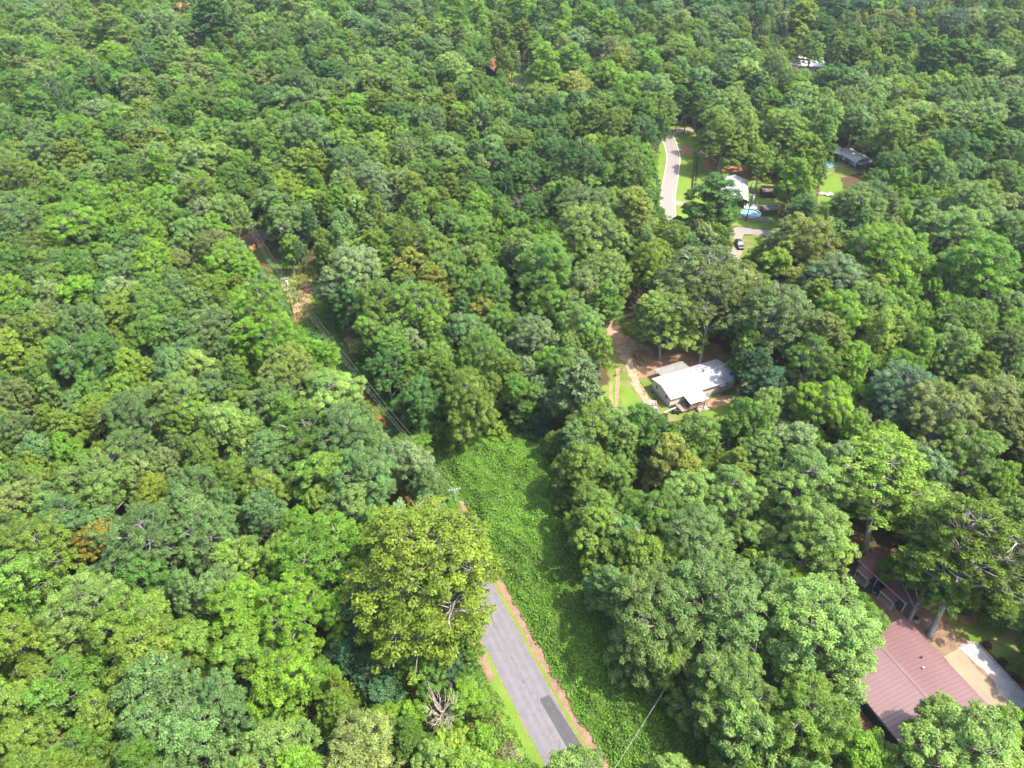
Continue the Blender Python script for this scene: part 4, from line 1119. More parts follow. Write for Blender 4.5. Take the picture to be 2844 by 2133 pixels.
def undergrowth(name, poly, dens, h0, h1, tint, label, seed, leaf=0.16):
    r2 = np.random.RandomState(seed); pts = [P(u, v) for u, v in poly]
    xs_ = [p[0] for p in pts]; ys_ = [p[1] for p in pts]
    n = int((max(xs_) - min(xs_)) * (max(ys_) - min(ys_)) * dens)
    X = r2.uniform(min(xs_), max(xs_), n); Y = r2.uniform(min(ys_), max(ys_), n)
    d = poly_dist(X, Y, pts); nz = bump_noise(X * 2.2, Y * 2.2)
    k = (d > -.15) & (nz + r2.normal(size=n) * .3 > -0.55); X, Y, nz, d = X[k], Y[k], nz[k], d[k]; n = len(X)
    Z = (h0 + (h1 - h0) * np.clip(.5 + .5 * nz, 0, 1)) * np.clip(d / 1.5 + .2, 0.15, 1) * (0.5 + .6 * r2.random(n))
    pos = np.stack([X, Y, Z], axis=1)
    nr = np.array([0.1, -.1, .9]) + r2.normal(size=(n, 3)) * .42
    tone = np.stack([np.clip(1 + .2 * nz + r2.normal(size=n) * .22, .45, 1.7), r2.random(n) ** 3 * .9, np.zeros(n)], axis=1)
    o = link(name, quads_mesh(name, pos, nr, r2.normal(size=(n, 3)), leaf * (.7 + .6 * r2.random(n)), .6, tone, M['foliage'])); o['tint'] = tint
    tag(o, label, 'undergrowth', kind='stuff'); return o
undergrowth('undergrowth', [(980,1830),(1150,1780),(1300,1760),(1350,1880),(1395,1950),(1445,2060),(1490,2150),(1300,2230),(900,2230),(780,2050),(900,1900)], 34, .3, 1.5,
            (.085, .175, .024), 'low green undergrowth and brambles between the roadside shrubs left of the asphalt road', 6)
undergrowth('undergrowth', [(1040,1020),(1130,1160),(1220,1230),(1300,1210),(1480,1190),(1600,1200),(1560,1110),(1420,1130),(1250,1120),(1130,1080)], 22, .3, 1.6,
            (.055, .12, .022), 'dark undergrowth along the foot of the trees behind the vine-covered bank', 9)
# ------------------------------------------------------------------ white mobile home
A0 = Vector((33.35, 119.45)); Lh, Wh = 16.6, 6.95
ang = math.radians(23.9)
home = empty('mobile_home', (A0.x, A0.y, 0), ang)
tag(home, 'long cream mobile home with a white metal roof and front porch in the clearing', 'house')
def loc(o_ang, o, wx, wy):   # world -> local of a frame
    dx, dy = wx - o.x, wy - o.y
    return (dx * math.cos(o_ang) + dy * math.sin(o_ang), -dx * math.sin(o_ang) + dy * math.cos(o_ang))
EV, RG = 2.75, 3.55
MB().prism([(0.06, 0), (Wh - .06, 0), (Wh - .06, 0.78), (0.06, 0.78)], 0, 1)  # (unused outline check)
m_ = MB()
def gable(mb, x0, x1, y0, y1, z0, ze, zr):
    ym = (y0 + y1) / 2
    n = len(mb.v)
    for x in (x0, x1): mb.v += [(x, y0, z0), (x, y1, z0), (x, y1, ze), (x, ym, zr), (x, y0, ze)]
    mb.f += [(n+4, n+3, n+2, n+1, n), (n+5, n+6, n+7, n+8, n+9), (n, n+1, n+6, n+5), (n+1, n+2, n+7, n+6), (n+2, n+3, n+8, n+7), (n+3, n+4, n+9, n+8), (n+4, n, n+5, n+9)]
    return mb
gable(m_, 0, Lh, 0, Wh, 0.80, EV - .06, RG - .06).build('wall', M['cream_siding'], home)
MB().box(0.04, Lh - .04, 0.04, Wh - .04, 0, 0.82).build('skirting', M['skirting'], home)
sl = (RG - EV) / (Wh / 2); ov = 0.28
rf = MB()
for sgn in (0, 1):
    ye = -ov if sgn == 0 else Wh + ov
    ze = EV - sl * ov
    rf.slab([(-ov, ye, ze + .03), (Lh + ov, ye, ze + .03), (Lh + ov, Wh / 2, RG + .03), (-ov, Wh / 2, RG + .03)], 0.09)
roof = rf.build('roof', M['white_metal'], home)
rb = MB()
for i in range(1, 42):
    x = -ov + i * (Lh + 2 * ov) / 42
    for ye in (-ov, Wh + ov):
        ze = EV - sl * ov
        rb.slab([(x - .02, ye, ze + .05), (x + .02, ye, ze + .05), (x + .02, Wh / 2, RG + .05), (x - .02, Wh / 2, RG + .05)], 0.018)
sm = rb.build('roof_seams', M['white_metal'], roof); sm['kind'] = 'stuff'
MB().slab([(-ov, Wh/2 - .2, RG + .05), (Lh + ov, Wh/2 - .2, RG + .05), (Lh + ov, Wh/2 + .2, RG + .05), (-ov, Wh/2 + .2, RG + .05)], 0.03).build('ridge_cap', M['white_metal'], roof)
MB().box(-ov, Lh + ov, -ov - .12, -ov, EV - sl * ov - .12, EV - sl * ov).build('gutter', M['white_trim'], roof)
def window(parent, x, z, w, h, face, frame_m='white_trim', bars=1):
    """window on a local wall: face 'front' (y=0) or 'left' (x=0)"""
    f = MB(); p = MB(); t = 0.07
    def bx(mb, a0, a1, z0, z1, d0, d1):
        if face == 'front': mb.box(a0, a1, -d1, -d0, z0, z1)
        else: mb.box(-d1, -d0, a0, a1, z0, z1)
    for a0, a1, z0, z1 in ((x, x + w, z, z + t), (x, x + w, z + h - t, z + h), (x, x + t, z + t, z + h - t), (x + w - t, x + w, z + t, z + h - t)):
        bx(f, a0, a1, z0, z1, 0.002, 0.06)
    for k in range(bars):
        zz = z + h * (k + 1) / (bars + 1)
        bx(f, x + t, x + w - t, zz - .03, zz + .03, 0.002, 0.05)
    wi = f.build('window', M[frame_m], parent)
    bx(p, x + t, x + w - t, z + t, z + h - t, 0.003, 0.03)
    p.build('pane', M['glass_dark'], wi)
window(home, 1.15, 1.35, 0.75, 1.1, 'left', bars=2)
window(home, 4.75, 1.35, 0.75, 1.1, 'left', bars=1)
window(home, 9.35, 1.7, 0.32, 0.6, 'front', bars=0); window(home, 9.85, 1.7, 0.32, 0.6, 'front', bars=0)
window(home, 12.35, 1.25, 1.0, 1.15, 'front', bars=1)
MB().slab([(12.1, -0.75, 2.2), (13.6, -0.75, 2.2), (13.6, 0, 2.5), (12.1, 0, 2.5)], 0.05).build('window_awning', M['white_metal'], home)
d_ = MB().box(4.7, 5.6, -.05, -.002, 0.85, 2.6).build('door', M['white_trim'], home)
MB().box(4.8, 4.88, -.11, -.05, 1.6, 1.75).build('handle', M['galvanised'], d_)
# porch
ax0, ax1 = 2.95, 7.55
MB().slab([(ax0, -3.1, 2.33), (ax1, -3.1, 2.33), (ax1, -.02, 2.62), (ax0, -.02, 2.62)], 0.07).build('porch_roof', M['white_metal'], home)
for x in (ax0 + .15, (ax0 + ax1) / 2, ax1 - .15):
    MB().box(x - .06, x + .06, -3.0, -2.88, 0, 2.3).build('porch_post', M['old_wood'], home)
dk = None
for i in range(18):
    y0 = -2.75 + i * 0.15
    o = MB().box(1.3, 7.3, y0, y0 + .135, 0.62, 0.66).build('deck_board', M['old_wood'], home) if i == 0 else link('deck_board', dk.data, home)
    if i == 0: dk = o
    else: o.location = (rnd.gauss(0, .03), i * 0.15, rnd.gauss(0, .004))
for y in (-2.75, -.15): MB().box(1.4, 7.2, y, y + .1, 0.40, 0.61).build('deck_beam', M['old_wood'], home)
for x in (1.5, 4.2, 7.0): MB().box(x, x + .1, -2.7, -2.6, 0, 0.40).build('deck_leg', M['old_wood'], home)
for k, z in enumerate((0.95, 1.3, 1.62)): MB().box(3.2, 7.4, -3.0 - .02, -2.96, z, z + .1).build('railing', M['old_wood'], home)
pr_ = MB(); pr_.tube([(10.6, 3.75, 3.45), (10.6, 3.75, 3.95)], 0.13, 8); pr_.tube([(10.6, 3.75, 3.95), (10.6, 3.75, 4.1)], [0.24, 0.2], 8)
pr_.build('roof_vent', M['pole_wood'], roof)
MB().tube([(15.6, 2.1, 3.1), (15.6, 2.1, 3.5)], 0.1, 8).build('roof_vent', M['pole_wood'], roof)
MB().tube([(13.3, 0.1, 2.7), (13.3, 0.1, 4.6)], 0.07, 6).build('stove_pipe', M['pole_wood'], home)
# carport roof behind
cp = MB()
n = 22; w_ = 7.4
cr_ = None
for i in range(n):
    x0 = 2.3 + i * w_ / n
    o = MB().slab([(x0, Wh + .1, 2.62), (x0 + w_ / n - .03, Wh + .1, 2.62), (x0 + w_ / n - .03, Wh + 3.2, 2.3), (x0, Wh + 3.2, 2.3)], 0.035).build('lean_to_panel', M['worn_metal'], home)
    o.location.z = 0.012 * (i % 2)
for x in (2.5, 6.0, 9.4): MB().box(x, x + .09, Wh + 3.0, Wh + 3.09, 0, 2.28).build('lean_to_post', M['galvanised'], home)
MB().box(2.3, 9.7, Wh + 2.98, Wh + 3.1, 2.14, 2.24).build('lean_to_beam', M['galvanised'], home)
# twigs and leaves lying on the roof
tw = MB()
for i in range(70):
    x = 16.2 - abs(rnd.gauss(0, 4.2)); y = rnd.uniform(0.3, Wh - .2)
    if x < 1: continue
    z = RG - sl * abs(y - Wh / 2) + .07
    a = rnd.random() * 6.28; l = rnd.uniform(.15, .7)
    tw.tube([(x, y, z), (x + l * .5 * math.cos(a), y + l * .5 * math.sin(a), z + .02 - sl * (abs(y + l*.5*math.sin(a) - Wh/2) - abs(y - Wh/2))), (x + l * math.cos(a + .4), y + l * math.sin(a + .4), z + .02 - sl * (abs(y + l*math.sin(a+.4) - Wh/2) - abs(y - Wh/2)))], rnd.uniform(.02, .045), 4)
for v in range(len(tw.v)):
    x, y, z = tw.v[v]; c, s = math.cos(ang), math.sin(ang)
    tw.v[v] = (A0.x + x * c - y * s, A0.y + x * s + y * c, z)
tag(tw.build('fallen_twigs', M['junk_dark']), 'dead twigs and leaf bits lying on the white roof', 'twigs', kind='stuff')
def HW(x, y, z=0):  # local of the home -> world
    c, s = math.cos(ang), math.sin(ang)
    return (A0.x + x * c - y * s, A0.y + x * s + y * c, z)

# ladder against the front wall
ld = empty('ladder', HW(13.7, -1.15), ang); tag(ld, 'aluminium ladder leaning on the right front wall of the white mobile home', 'ladder')
for x in (0, .42): MB().tube([(x, 0, 0), (x, 1.0, 4.1)], 0.05, 4).build('rail', M['worn_metal'], ld)
rg = MB()
r0 = None
for i in range(11):
    t = (i + .5) / 11
    o = MB().tube([(0, t * 1.0, t * 4.1), (.42, t * 1.0, t * 4.1)], 0.035, 4).build('rung', M['worn_metal'], ld)
# leaning post in front, post by the tree, boards, tyres, lumber heap, mower
def pole_px(name, base, top, r, m, label, cat='pole', group=None, arms=(), z_hint=None):
    """pole from its foot and head in the photo; height found along the head's sight line, any lean kept small"""
    bx, by = P(*base)
    best = None
    for i in range(20, 400):
        z = i * 0.05
        X, Y = P(top[0], top[1], z); e = math.hypot(X - bx, Y - by)
        if best is None or e < best[0]: best = (e, z, X, Y)
    e, z, X, Y = best
    if z_hint: z = z_hint; X, Y = P(top[0], top[1], z)
    o = empty(name, (bx, by, 0)); tag(o, label, cat, group)
    d = Vector((X - bx, Y - by, z))
    MB().tube([(0, 0, -.3), tuple(d * .5), tuple(d)], [r, r * .85, r * .7], 8).build('shaft', M[m], o, True)
    return o, d
pole_px('fence_post', (1951, 1142), (1964, 1094), 0.09, 'pole_wood', 'thin dark post leaning in the grass before the porch of the white home', 'post')
pole_px('fence_post', (2041, 1115), (2050, 1080), 0.10, 'pole_wood', 'short dark post at the right end of the yard under the forked tree', 'post')
tyre_prof = [(0.20, -.11), (0.33, -.12), (0.36, -.07), (0.36, .07), (0.33, .12), (0.20, .11), (0.18, 0), (0.20, -.11)]
def tyre(p, tilt, label, sc=1.0, group=None):
    o = empty('tyre', p, rnd.random()); tag(o, label, 'tyre', group); o.scale = (sc, sc, sc)
    t = MB().lathe(tyre_prof, n=18).build('tread', M['rubber'], o, True)
    t2 = MB().lathe([(0.02, -.05), (0.19, -.06), (0.19, .06), (0.02, .05)], n=14).build('hub', M['junk_dark'], o)
    o.rotation_euler = tilt
for k, (x, lb) in enumerate(((0.45, 'black tyre leaning on the cream wall at the front left corner'), (1.15, 'black tyre leaning on the wall, middle one of the three by the deck'), (1.85, 'black tyre leaning on the wall, the one closest to the porch'))):
    tyre(HW(x, -.28, .36), (math.radians(78), 0, ang + math.radians(4 + 6 * k)), lb, 1.0, 'tyres against the front wall')
tx, ty = P(1780 + 300 * .2364, 960 + 830 * .2364); tyre((tx, ty, .4), (math.radians(84), 0, math.radians(50)), 'loose black tyre standing in the grass beside the plank', 1.1)
def rb_box(name, px, z, size, rz, m, label, cat, parts=None):
    x, y = P(*px); o = empty(name, (x, y, 0), rz); tag(o, label, cat); return o
pk = rb_box('plank', (1780 + 355 * .2364, 960 + 762 * .2364), 0, None, ang + .12, 'junk_pale', 'pale weathered plank lying from the deck towards the white truck', 'plank')
MB().box(-2.0, 2.0, -.16, .16, .28, .36).build('board', M['junk_pale'], pk)
for x in (-1.6, 1.5): MB().box(x - .12, x + .12, -.15, .15, 0, .28).build('block', M['stone'], pk)
mw = rb_box('riding_mower', (1780 + 405 * .2364, 960 + 795 * .2364), 0, None, ang - .6, 'rubber', 'small dark riding mower parked under the end of the plank', 'mower')
MB().box(-.7, .15, -.3, .3, .25, .5).box(.15, .85, -.25, .25, .3, .8).build('body', M['car_black'], mw)
MB().box(-.55, -.1, -.24, .24, .5, .72).box(-.65, -.52, -.24, .24, .7, 1.0).build('seat', M['rubber'], mw)
MB().tube([(.1, 0, .8), (-.1, 0, 1.05)], .03, 5).lathe([(.0, 1.05), (.17, 1.06), (.17, 1.09), (0, 1.1)], (-.1, 0, 0), 10).build('steering_wheel', M['rubber'], mw)
for x, r in ((-.55, .26), (.6, .19)):
    for y in (-.36, .36):
        MB().tube([(x, y - .08, r), (x, y + .08, r)], r, 12).build('wheel', M['rubber'], mw)
lp = empty('lumber_pile', HW(4.6, -2.75), ang); tag(lp, 'heap of brown and pale lumber stacked under the edge of the porch roof', 'lumber')
for i in range(16):
    y = -1.1 + (i % 6) * .26; z = .1 + (i // 6) * .34 + rnd.random() * .06
    l = rnd.uniform(2.0, 3.2); x = rnd.uniform(-.3, .5)
    MB().slab([(x, y, z), (x + l, y + rnd.gauss(0, .1), z + rnd.gauss(0, .07)), (x + l, y + .2, z + .05), (x, y + .2, z)], .06).build('board', M['junk_pale' if i % 3 == 0 else 'old_wood'], lp)
for i in range(4): MB().box(-.2 + i * .9, -.1 + i * .9, -1.2, .5, 0, .09).build('skid', M['old_wood'], lp)
rub = MB()
for i in range(26):
    x, y = HW(rnd.uniform(3.1, 7.2), rnd.uniform(-2.9, -.4))[:2]; s = rnd.uniform(.08, .28)
    rub.hexa([(x + dx * s + rnd.gauss(0, .04), y + dy * s + rnd.gauss(0, .04), .67 + z * s * 1.3) for z in (0, 1) for dx, dy in ((-1, -1), (1, -1), (1, 1), (-1, 1))])
tag(rub.build('porch_clutter', M['junk_dark']), 'clutter of small boxes and junk on the porch deck', 'clutter', kind='stuff')

# ------------------------------------------------------------------ vehicles
def wheel_at(parent, x, y, r, w=.22):
    t = MB().tube([(x, y - w / 2, r), (x, y + w / 2, r)], r, 16).build('wheel', M['rubber'], parent)
    s = 1 if y > 0 else -1
    MB().tube([(x, y + s * (w / 2 - .01), r), (x, y + s * (w / 2 + .015), r)], r * .6, 12).build('rim', M['galvanised'], t)
def pickup(px, rz, label, L=5.3, W=1.95, cover=False, junk=False, paint='car_white'):
    x, y = P(*px); o = empty('pickup_truck', (x, y, 0), rz); tag(o, label, 'pickup truck')
    # front at +x
    hw = W / 2; b = MB()
    b.hexa([(L*.5-1.55, -hw, .45), (L*.5, -hw*.94, .45), (L*.5, hw*.94, .45), (L*.5-1.55, hw, .45), (L*.5-1.55, -hw, 1.08), (L*.5-.05, -hw*.9, .98), (L*.5-.05, hw*.9, .98), (L*.5-1.55, hw, 1.08)])
    b.hexa([(-.35, -hw, .45), (L*.5-1.55, -hw, .45), (L*.5-1.55, hw, .45), (-.35, hw, .45), (-.35, -hw, 1.1), (L*.5-1.55, -hw, 1.08), (L*.5-1.55, hw, 1.08), (-.35, hw, 1.1)])
    b.build('body', M[paint], o)
    MB().hexa([(-.3, -hw*.95, 1.1), (L*.5-1.5, -hw*.95, 1.09), (L*.5-1.5, hw*.95, 1.09), (-.3, hw*.95, 1.1), (-.15, -hw*.8, 1.72), (L*.5-2.15, -hw*.8, 1.72), (L*.5-2.15, hw*.8, 1.72), (-.15, hw*.8, 1.72)]).build('window_glass', M['car_glass'], o)
    MB().hexa([(-.17, -hw*.82, 1.71), (L*.5-2.1, -hw*.82, 1.71), (L*.5-2.1, hw*.82, 1.71), (-.17, hw*.82, 1.71), (-.1, -hw*.74, 1.79), (L*.5-2.2, -hw*.74, 1.79), (L*.5-2.2, hw*.74, 1.79), (-.1, hw*.74, 1.79)]).build('roof', M[paint], o)
    bed = MB()
    bed.box(-L*.5, -.37, -hw, hw, .5, .62).box(-L*.5, -.37, -hw, -hw + .09, .62, 1.12).box(-L*.5, -.37, hw - .09, hw, .62, 1.12).box(-L*.5, -L*.5 + .08, -hw + .09, hw - .09, .62, 1.12)
    bd = bed.build('bed', M[paint], o)
    for xx in (-L*.5 + 1.0, L*.5 - .95):
        for yy in (-hw + .1, hw - .1): wheel_at(o, xx, yy, .37)
    for yy in (-hw*.7, hw*.7): MB().box(L*.5 - .04, L*.5 + .03, yy - .16, yy + .16, .72, .9).build('headlight', M['glass_dark'], o)
    MB().box(L*.5 - .02, L*.5 + .12, -hw*.92, hw*.92, .42, .6).build('bumper', M['galvanised'], o)
    if cover: MB().hexa([(-L*.5, -hw, 1.13), (-.5, -hw, 1.13), (-.5, hw, 1.13), (-L*.5, hw, 1.13), (-L*.5 + .1, -hw*.88, 1.5), (-.6, -hw*.88, 1.62), (-.6, hw*.88, 1.62), (-L*.5 + .1, hw*.88, 1.5)]).build('bed_cover', M[paint], o)
    return o
tr1 = pickup((1812, 1146), math.radians(-92), 'white pickup truck with a junk-filled bed and orange strip beside the gravel track')
MB().box(-.62, -.42, -1.0, 1.0, 1.12, 1.75).build('headboard', M['orange_paint'], tr1)
jk = MB()
for i in range(38):
    x = rnd.uniform(-2.5, -.75); y = rnd.uniform(-.8, .8); s = rnd.uniform(.08, .22)
    jk.hexa([(x + dx * s + rnd.gauss(0, .03), y + dy * s + rnd.gauss(0, .03), .63 + rnd.random() * .3 + z * s * 1.5) for z in (0, 1) for dx, dy in ((-1, -1), (1, -1), (1, 1), (-1, 1))])
tx, ty = P(1812, 1146)
for i, (x, y, z) in enumerate(jk.v):
    c, s = math.cos(math.radians(-92)), math.sin(math.radians(-92)); jk.v[i] = (tx + x * c - y * s, ty + x * s + y * c, z)
tag(jk.build('truck_load', M['junk_pale']), 'pale junk heaped in the bed of the white pickup', 'junk', kind='stuff')
pickup((2031, 722), math.radians(97), 'white pickup truck with a covered bed at the foot of the pale drive', cover=True)
x, y = P(2053, 684); suv = empty('parked_car', (x, y, 0), math.radians(-88)); tag(suv, 'black car parked on the pale drive half under the pinkish-tinged tree', 'car')
b = MB(); L, hw = 4.7, .92
sec = [(-2.35, .5, .45, .85), (-2.2, .86, .35, 1.0), (-.9, hw, .35, 1.05), (.9, hw, .35, 1.03), (2.1, .86, .35, .86), (2.35, .6, .42, .72)]
for i in range(len(sec) - 1):
    (xa, wa, za, ta), (xb, wb, zb_, tb) = sec[i], sec[i + 1]
    b.hexa([(xa, -wa, za), (xb, -wb, zb_), (xb, wb, zb_), (xa, wa, za), (xa, -wa, ta), (xb, -wb, tb), (xb, wb, tb), (xa, wa, ta)])
b.build('body', M['car_black'], suv)
MB().hexa([(-2.1, -.82, 1.01), (1.0, -.84, 1.02), (1.0, .84, 1.02), (-2.1, .82, 1.01), (-1.7, -.64, 1.5), (.25, -.66, 1.53), (.25, .66, 1.53), (-1.7, .64, 1.5)]).build('window_glass', M['car_glass'], suv)
MB().hexa([(-1.68, -.66, 1.5), (.22, -.68, 1.53), (.22, .68, 1.53), (-1.68, .66, 1.5), (-1.5, -.58, 1.57), (.1, -.6, 1.6), (.1, .6, 1.6), (-1.5, .58, 1.57)]).build('roof', M['car_black'], suv)
for xx in (-1.45, 1.45):
    for yy in (-.83, .83): wheel_at(suv, xx, yy, .35)
for yy in (-.55, .55): MB().box(2.2, 2.38, yy - .15, yy + .15, .66, .78).build('headlight', M['galvanised'], suv)

# ------------------------------------------------------------------ red-roofed house bottom right
T = Vector((60.5, 66.1)); dl = Vector((0.397, -0.918)); 
ra = math.atan2(dl.y, dl.x)            # local x runs along the ridge (down the picture), local y to the right of it
rh = empty('red_roofed_house', (T.x, T.y, 0), ra); tag(rh, 'large house with a low dull-red ribbed metal roof beside the curved gravel drive', 'house')
LX, WY = 19.5, 15.3                     # house lies at local y from -WY (left eave) to 0 (right eave)
EZ, RZ = 3.95, 4.85
gable(MB(), 0.4, LX - .4, -WY + .4, -.4, 0, EZ - .12, RZ - .16).build('wall', M['blue_siding'], rh)
npan = 32; pw = LX / npan
rfr = MB().slab([(0, -WY/2 - .25, RZ + .04), (LX, -WY/2 - .25, RZ + .04), (LX, -WY/2 + .25, RZ + .04), (0, -WY/2 + .25, RZ + .04)], .05).build('ridge_cap', M['red_roof'], rh)
pm = {}
for side in (0, 1):
    ye = 0 if side == 0 else -WY
    for i in range(npan):
        if side not in pm:
            mbp = MB(); yr = -WY / 2 + (.02 if side == 0 else -.02)
            # pan with one raised rib at its edge
            mbp.slab([(0, ye, EZ), (pw - .03, ye, EZ), (pw - .03, yr, RZ), (0, yr, RZ)], .05)
            mbp.slab([(0, ye, EZ + .05), (.075, ye, EZ + .05), (.075, yr, RZ + .05), (0, yr, RZ + .05)], .05)
            o = mbp.build('roof_panel', M['red_roof'], rh); pm[side] = o.data
        else: o = link('roof_panel', pm[side], rh)
        o.location = (i * pw, 0, rnd.gauss(0, .003))
MB().box(0, LX, -WY - .03, -WY, EZ - .28, EZ - .06).build('fascia', M['white_trim'], rh)
MB().box(0, LX, 0, .03, EZ - .28, EZ - .06).build('fascia', M['white_trim'], rh)
for k, (x, y) in enumerate(((6.2, -3.4), (7.6, -4.6))):
    zz = EZ + (RZ - EZ) * (-y) / (WY / 2)
    MB().tube([(x, y, zz), (x, y, zz + .32)], .09, 8).tube([(x, y, zz + .32), (x, y, zz + .4)], [.16, .13], 8).build('roof_vent', M['galvanised'] if k else M['rubber'], rh)
def RW(x, y, z=0):
    c, s = math.cos(ra), math.sin(ra); return (T.x + x * c - y * s, T.y + x * s + y * c, z)
# deck at the left eave, slats one by one
dc = empty('timber_deck', RW(8.0, -WY - .2), ra); tag(dc, 'small red-brown slatted deck at the left eave of the big red roof', 'deck')
d0 = None
for i in range(13):
    o = MB().box(0, .33, -4.2, 0, 1.72, 1.78).build('slat', M['red_wood'], dc) if i == 0 else link('slat', d0.data, dc)
    if i == 0: d0 = o
    o.location = (i * .42, 0, 0)
for y in (-4.1, -2.0, -.3): MB().box(-.05, 5.4, y, y + .12, 1.5, 1.715).build('joist', M['red_wood'], dc)
for x in (0, 5.2):
    for y in (-4.1, -.4): MB().box(x, x + .14, y, y + .14, 0, 1.5).build('leg', M['red_wood'], dc)
for y in (-4.25,): MB().box(-.1, 5.5, y, y + .06, 2.4, 2.5).box(-.1, -.03, y, y + .06, 1.78, 2.4).box(5.43, 5.5, y, y + .06, 1.78, 2.4).build('railing', M['car_black'], dc)
MB().box(-.15, -.08, -4.2, -.1, 2.4, 2.5).build('railing', M['car_black'], dc)
# a second, smaller deck piece seen at the lower left
st = empty('timber_steps', RW(14.5, -WY - .3), ra); tag(st, 'brown wooden steps in the shade below the lower eave of the big red roof', 'steps')
for i in range(5): MB().box(i * .3, i * .3 + .28, -2.2, 0, 1.2 - i * .24, 1.26 - i * .24).build('tread', M['red_wood'], st)
for y in (-2.2, -.06): MB().slab([(0, y, 1.18), (1.5, y, .1), (1.5, y + .05, .1), (0, y + .05, 1.18)], .2).build('stringer', M['red_wood'], st)

# ------------------------------------------------------------------ red-roofed cottage
Z9 = ((2340, 1480), .397)
def z9(x, y): return (Z9[0][0] + x * Z9[1], Z9[0][1] + y * Z9[1])
e0 = Vector(P(*z9(110, 190), 2.8)); e1 = Vector(P(*z9(450, 497), 2.8))
ca = math.atan2((e1 - e0).y, (e1 - e0).x); CL = (e1 - e0).length
ct = empty('cottage', (e0.x, e0.y, 0), ca); tag(ct, 'narrow cottage with dark blue-grey walls, white trim and ribbed red metal roof', 'cottage')
# local x along the front eave, local y into the house (away from the viewer)
CD = 5.2
MB().box(.25, CL - .25, .35, CD - .1, 0, 2.72).build('wall', M['blue_siding'], ct)
def slope_panels(x0, x1, y0, y1, z0, z1, n, m, parent, nm='roof_panel'):
    w = (x1 - x0) / n; me0 = None
    for i in range(n):
        if me0 is None:
            q = MB().slab([(0, y0, z0), (w - .012, y0, z0), (w - .012, y1, z1), (0, y1, z1)], .05)
            q.slab([(0, y0, z0 + .04), (.05, y0, z0 + .04), (.05, y1, z1 + .04), (0, y1, z1 + .04)], .045)
            o = q.build(nm, m, parent); me0 = o.data
        else: o = link(nm, me0, parent)
        o.location = (x0 + i * w, 0, 0)
slope_panels(0, CL, 0, CD / 2 + .3, 2.8, 3.75, 22, M['red_roof_worn'], ct)
slope_panels(0, CL, CD + .6, CD / 2 + .34, 2.8, 3.75, 22, M['red_roof_worn'], ct)
MB().slab([(0, CD/2 + .1, 3.8), (CL, CD/2 + .1, 3.8), (CL, CD/2 + .55, 3.8), (0, CD/2 + .55, 3.8)], .05).build('ridge_cap', M['red_roof_worn'], ct)
MB().box(0, CL, -.05, -.002, 2.62, 2.8).build('fascia', M['white_trim'], ct)
for x0, x1 in ((CL * .1, CL * .36), (CL * .60, CL * .88)):       # two entry porches with their own lean-to roofs
    slope_panels(x0, x1, -1.3, -.06, 2.35, 2.68, 5, M['red_roof_worn'], ct, 'porch_roof_panel')
    MB().box(x0, x1, -1.36, -1.305, 2.16, 2.36).build('porch_fascia', M['white_trim'], ct)
    for x in (x0 + .08, x1 - .2): MB().box(x, x + .13, -1.25, -1.12, 0, 2.15).build('porch_post', M['white_trim'], ct)
    MB().box(x0 + .1, x1 - .1, -1.25, .34, 0.02, .3).build('porch_floor', M['terracotta'], ct)
    dr = MB().box((x0 + x1) / 2 - .42, (x0 + x1) / 2 + .42, .29, .345, .3, 2.3).build('door', M['white_trim'], ct)
    MB().box((x0 + x1) / 2 + .28, (x0 + x1) / 2 + .34, .22, .29, 1.2, 1.3).build('handle', M['galvanised'], dr)
fr = MB()
for a0, a1, z0, z1 in ((CL*.44, CL*.44 + 1.3, 1.0, 1.1), (CL*.44, CL*.44 + 1.3, 2.1, 2.2), (CL*.44, CL*.44 + .1, 1.1, 2.1), (CL*.44 + 1.2, CL*.44 + 1.3, 1.1, 2.1)): fr.box(a0, a1, .27, .345, z0, z1)
wn = fr.build('window', M['rubber'], ct); MB().box(CL*.44 + .1, CL*.44 + 1.2, .3, .346, 1.1, 2.1).build('pane', M['glass_dark'], wn)
for x in (.25, CL * .4, CL * .58, CL - .35): MB().box(x, x + .12, .3, .352, 0.02, 2.6).build('corner_board', M['white_trim'], ct)
MB().box(CL - .255, CL - .2, .35, .5, 0, 2.65).build('corner_board', M['white_trim'], ct)
def CWp(x, y, z=0):
    c, s = math.cos(ca), math.sin(ca); return (e0.x + x * c - y * s, e0.y + x * s + y * c, z)
for k, (x0, lb) in enumerate(((CL * .02, 'brown plank landing at the upper left door of the blue-grey cottage'), (CL * .62, 'tan plank landing at the lower right door of the blue-grey cottage'))):
    ldg = empty('wooden_landing', CWp(x0, -3.1), ca); tag(ldg, lb, 'landing', 'plank landings before the cottage doors')
    for i in range(9): MB().box(i * .24, i * .24 + .225, 0, 1.65, .22, .27).build('board', M['deck_wood' if k else 'old_wood'], ldg)
    for y in (.1, 1.4): MB().box(.02, 2.1, y, y + .1, 0, .215).build('joist', M['old_wood'], ldg)
p = CWp(CL * .5, -.6); pot = empty('planter', p); tag(pot, 'round pale planter with a dark plant against the cottage wall', 'planter')
MB().lathe([(.28, 0), (.42, .12), (.46, .5), (.40, .52), (.36, .42), (0, .40)], n=16).build('pot', M['terracotta'], pot, True)
q = PROTO['round_shrub'][0]; fo = link('plant', q['crown'], pot); fo.scale = (.26, .26, .36); fo.location = (0, 0, .38); fo['tint'] = (0.03, 0.06, 0.03)
p = P(*z9(510, 605)); pot = empty('planter', (p[0], p[1], 0)); tag(pot, 'small black pot on a stone slab between the trunk and the big red roof', 'planter')
MB().lathe([(.2, .1), (.3, .2), (.34, .55), (.28, .57), (.25, .45), (0, .43)], n=14).build('pot', M['dark_pot'], pot, True)
MB().box(-.4, .4, -.75, .0, 0, .1).build('slab', M['stone'], pot)
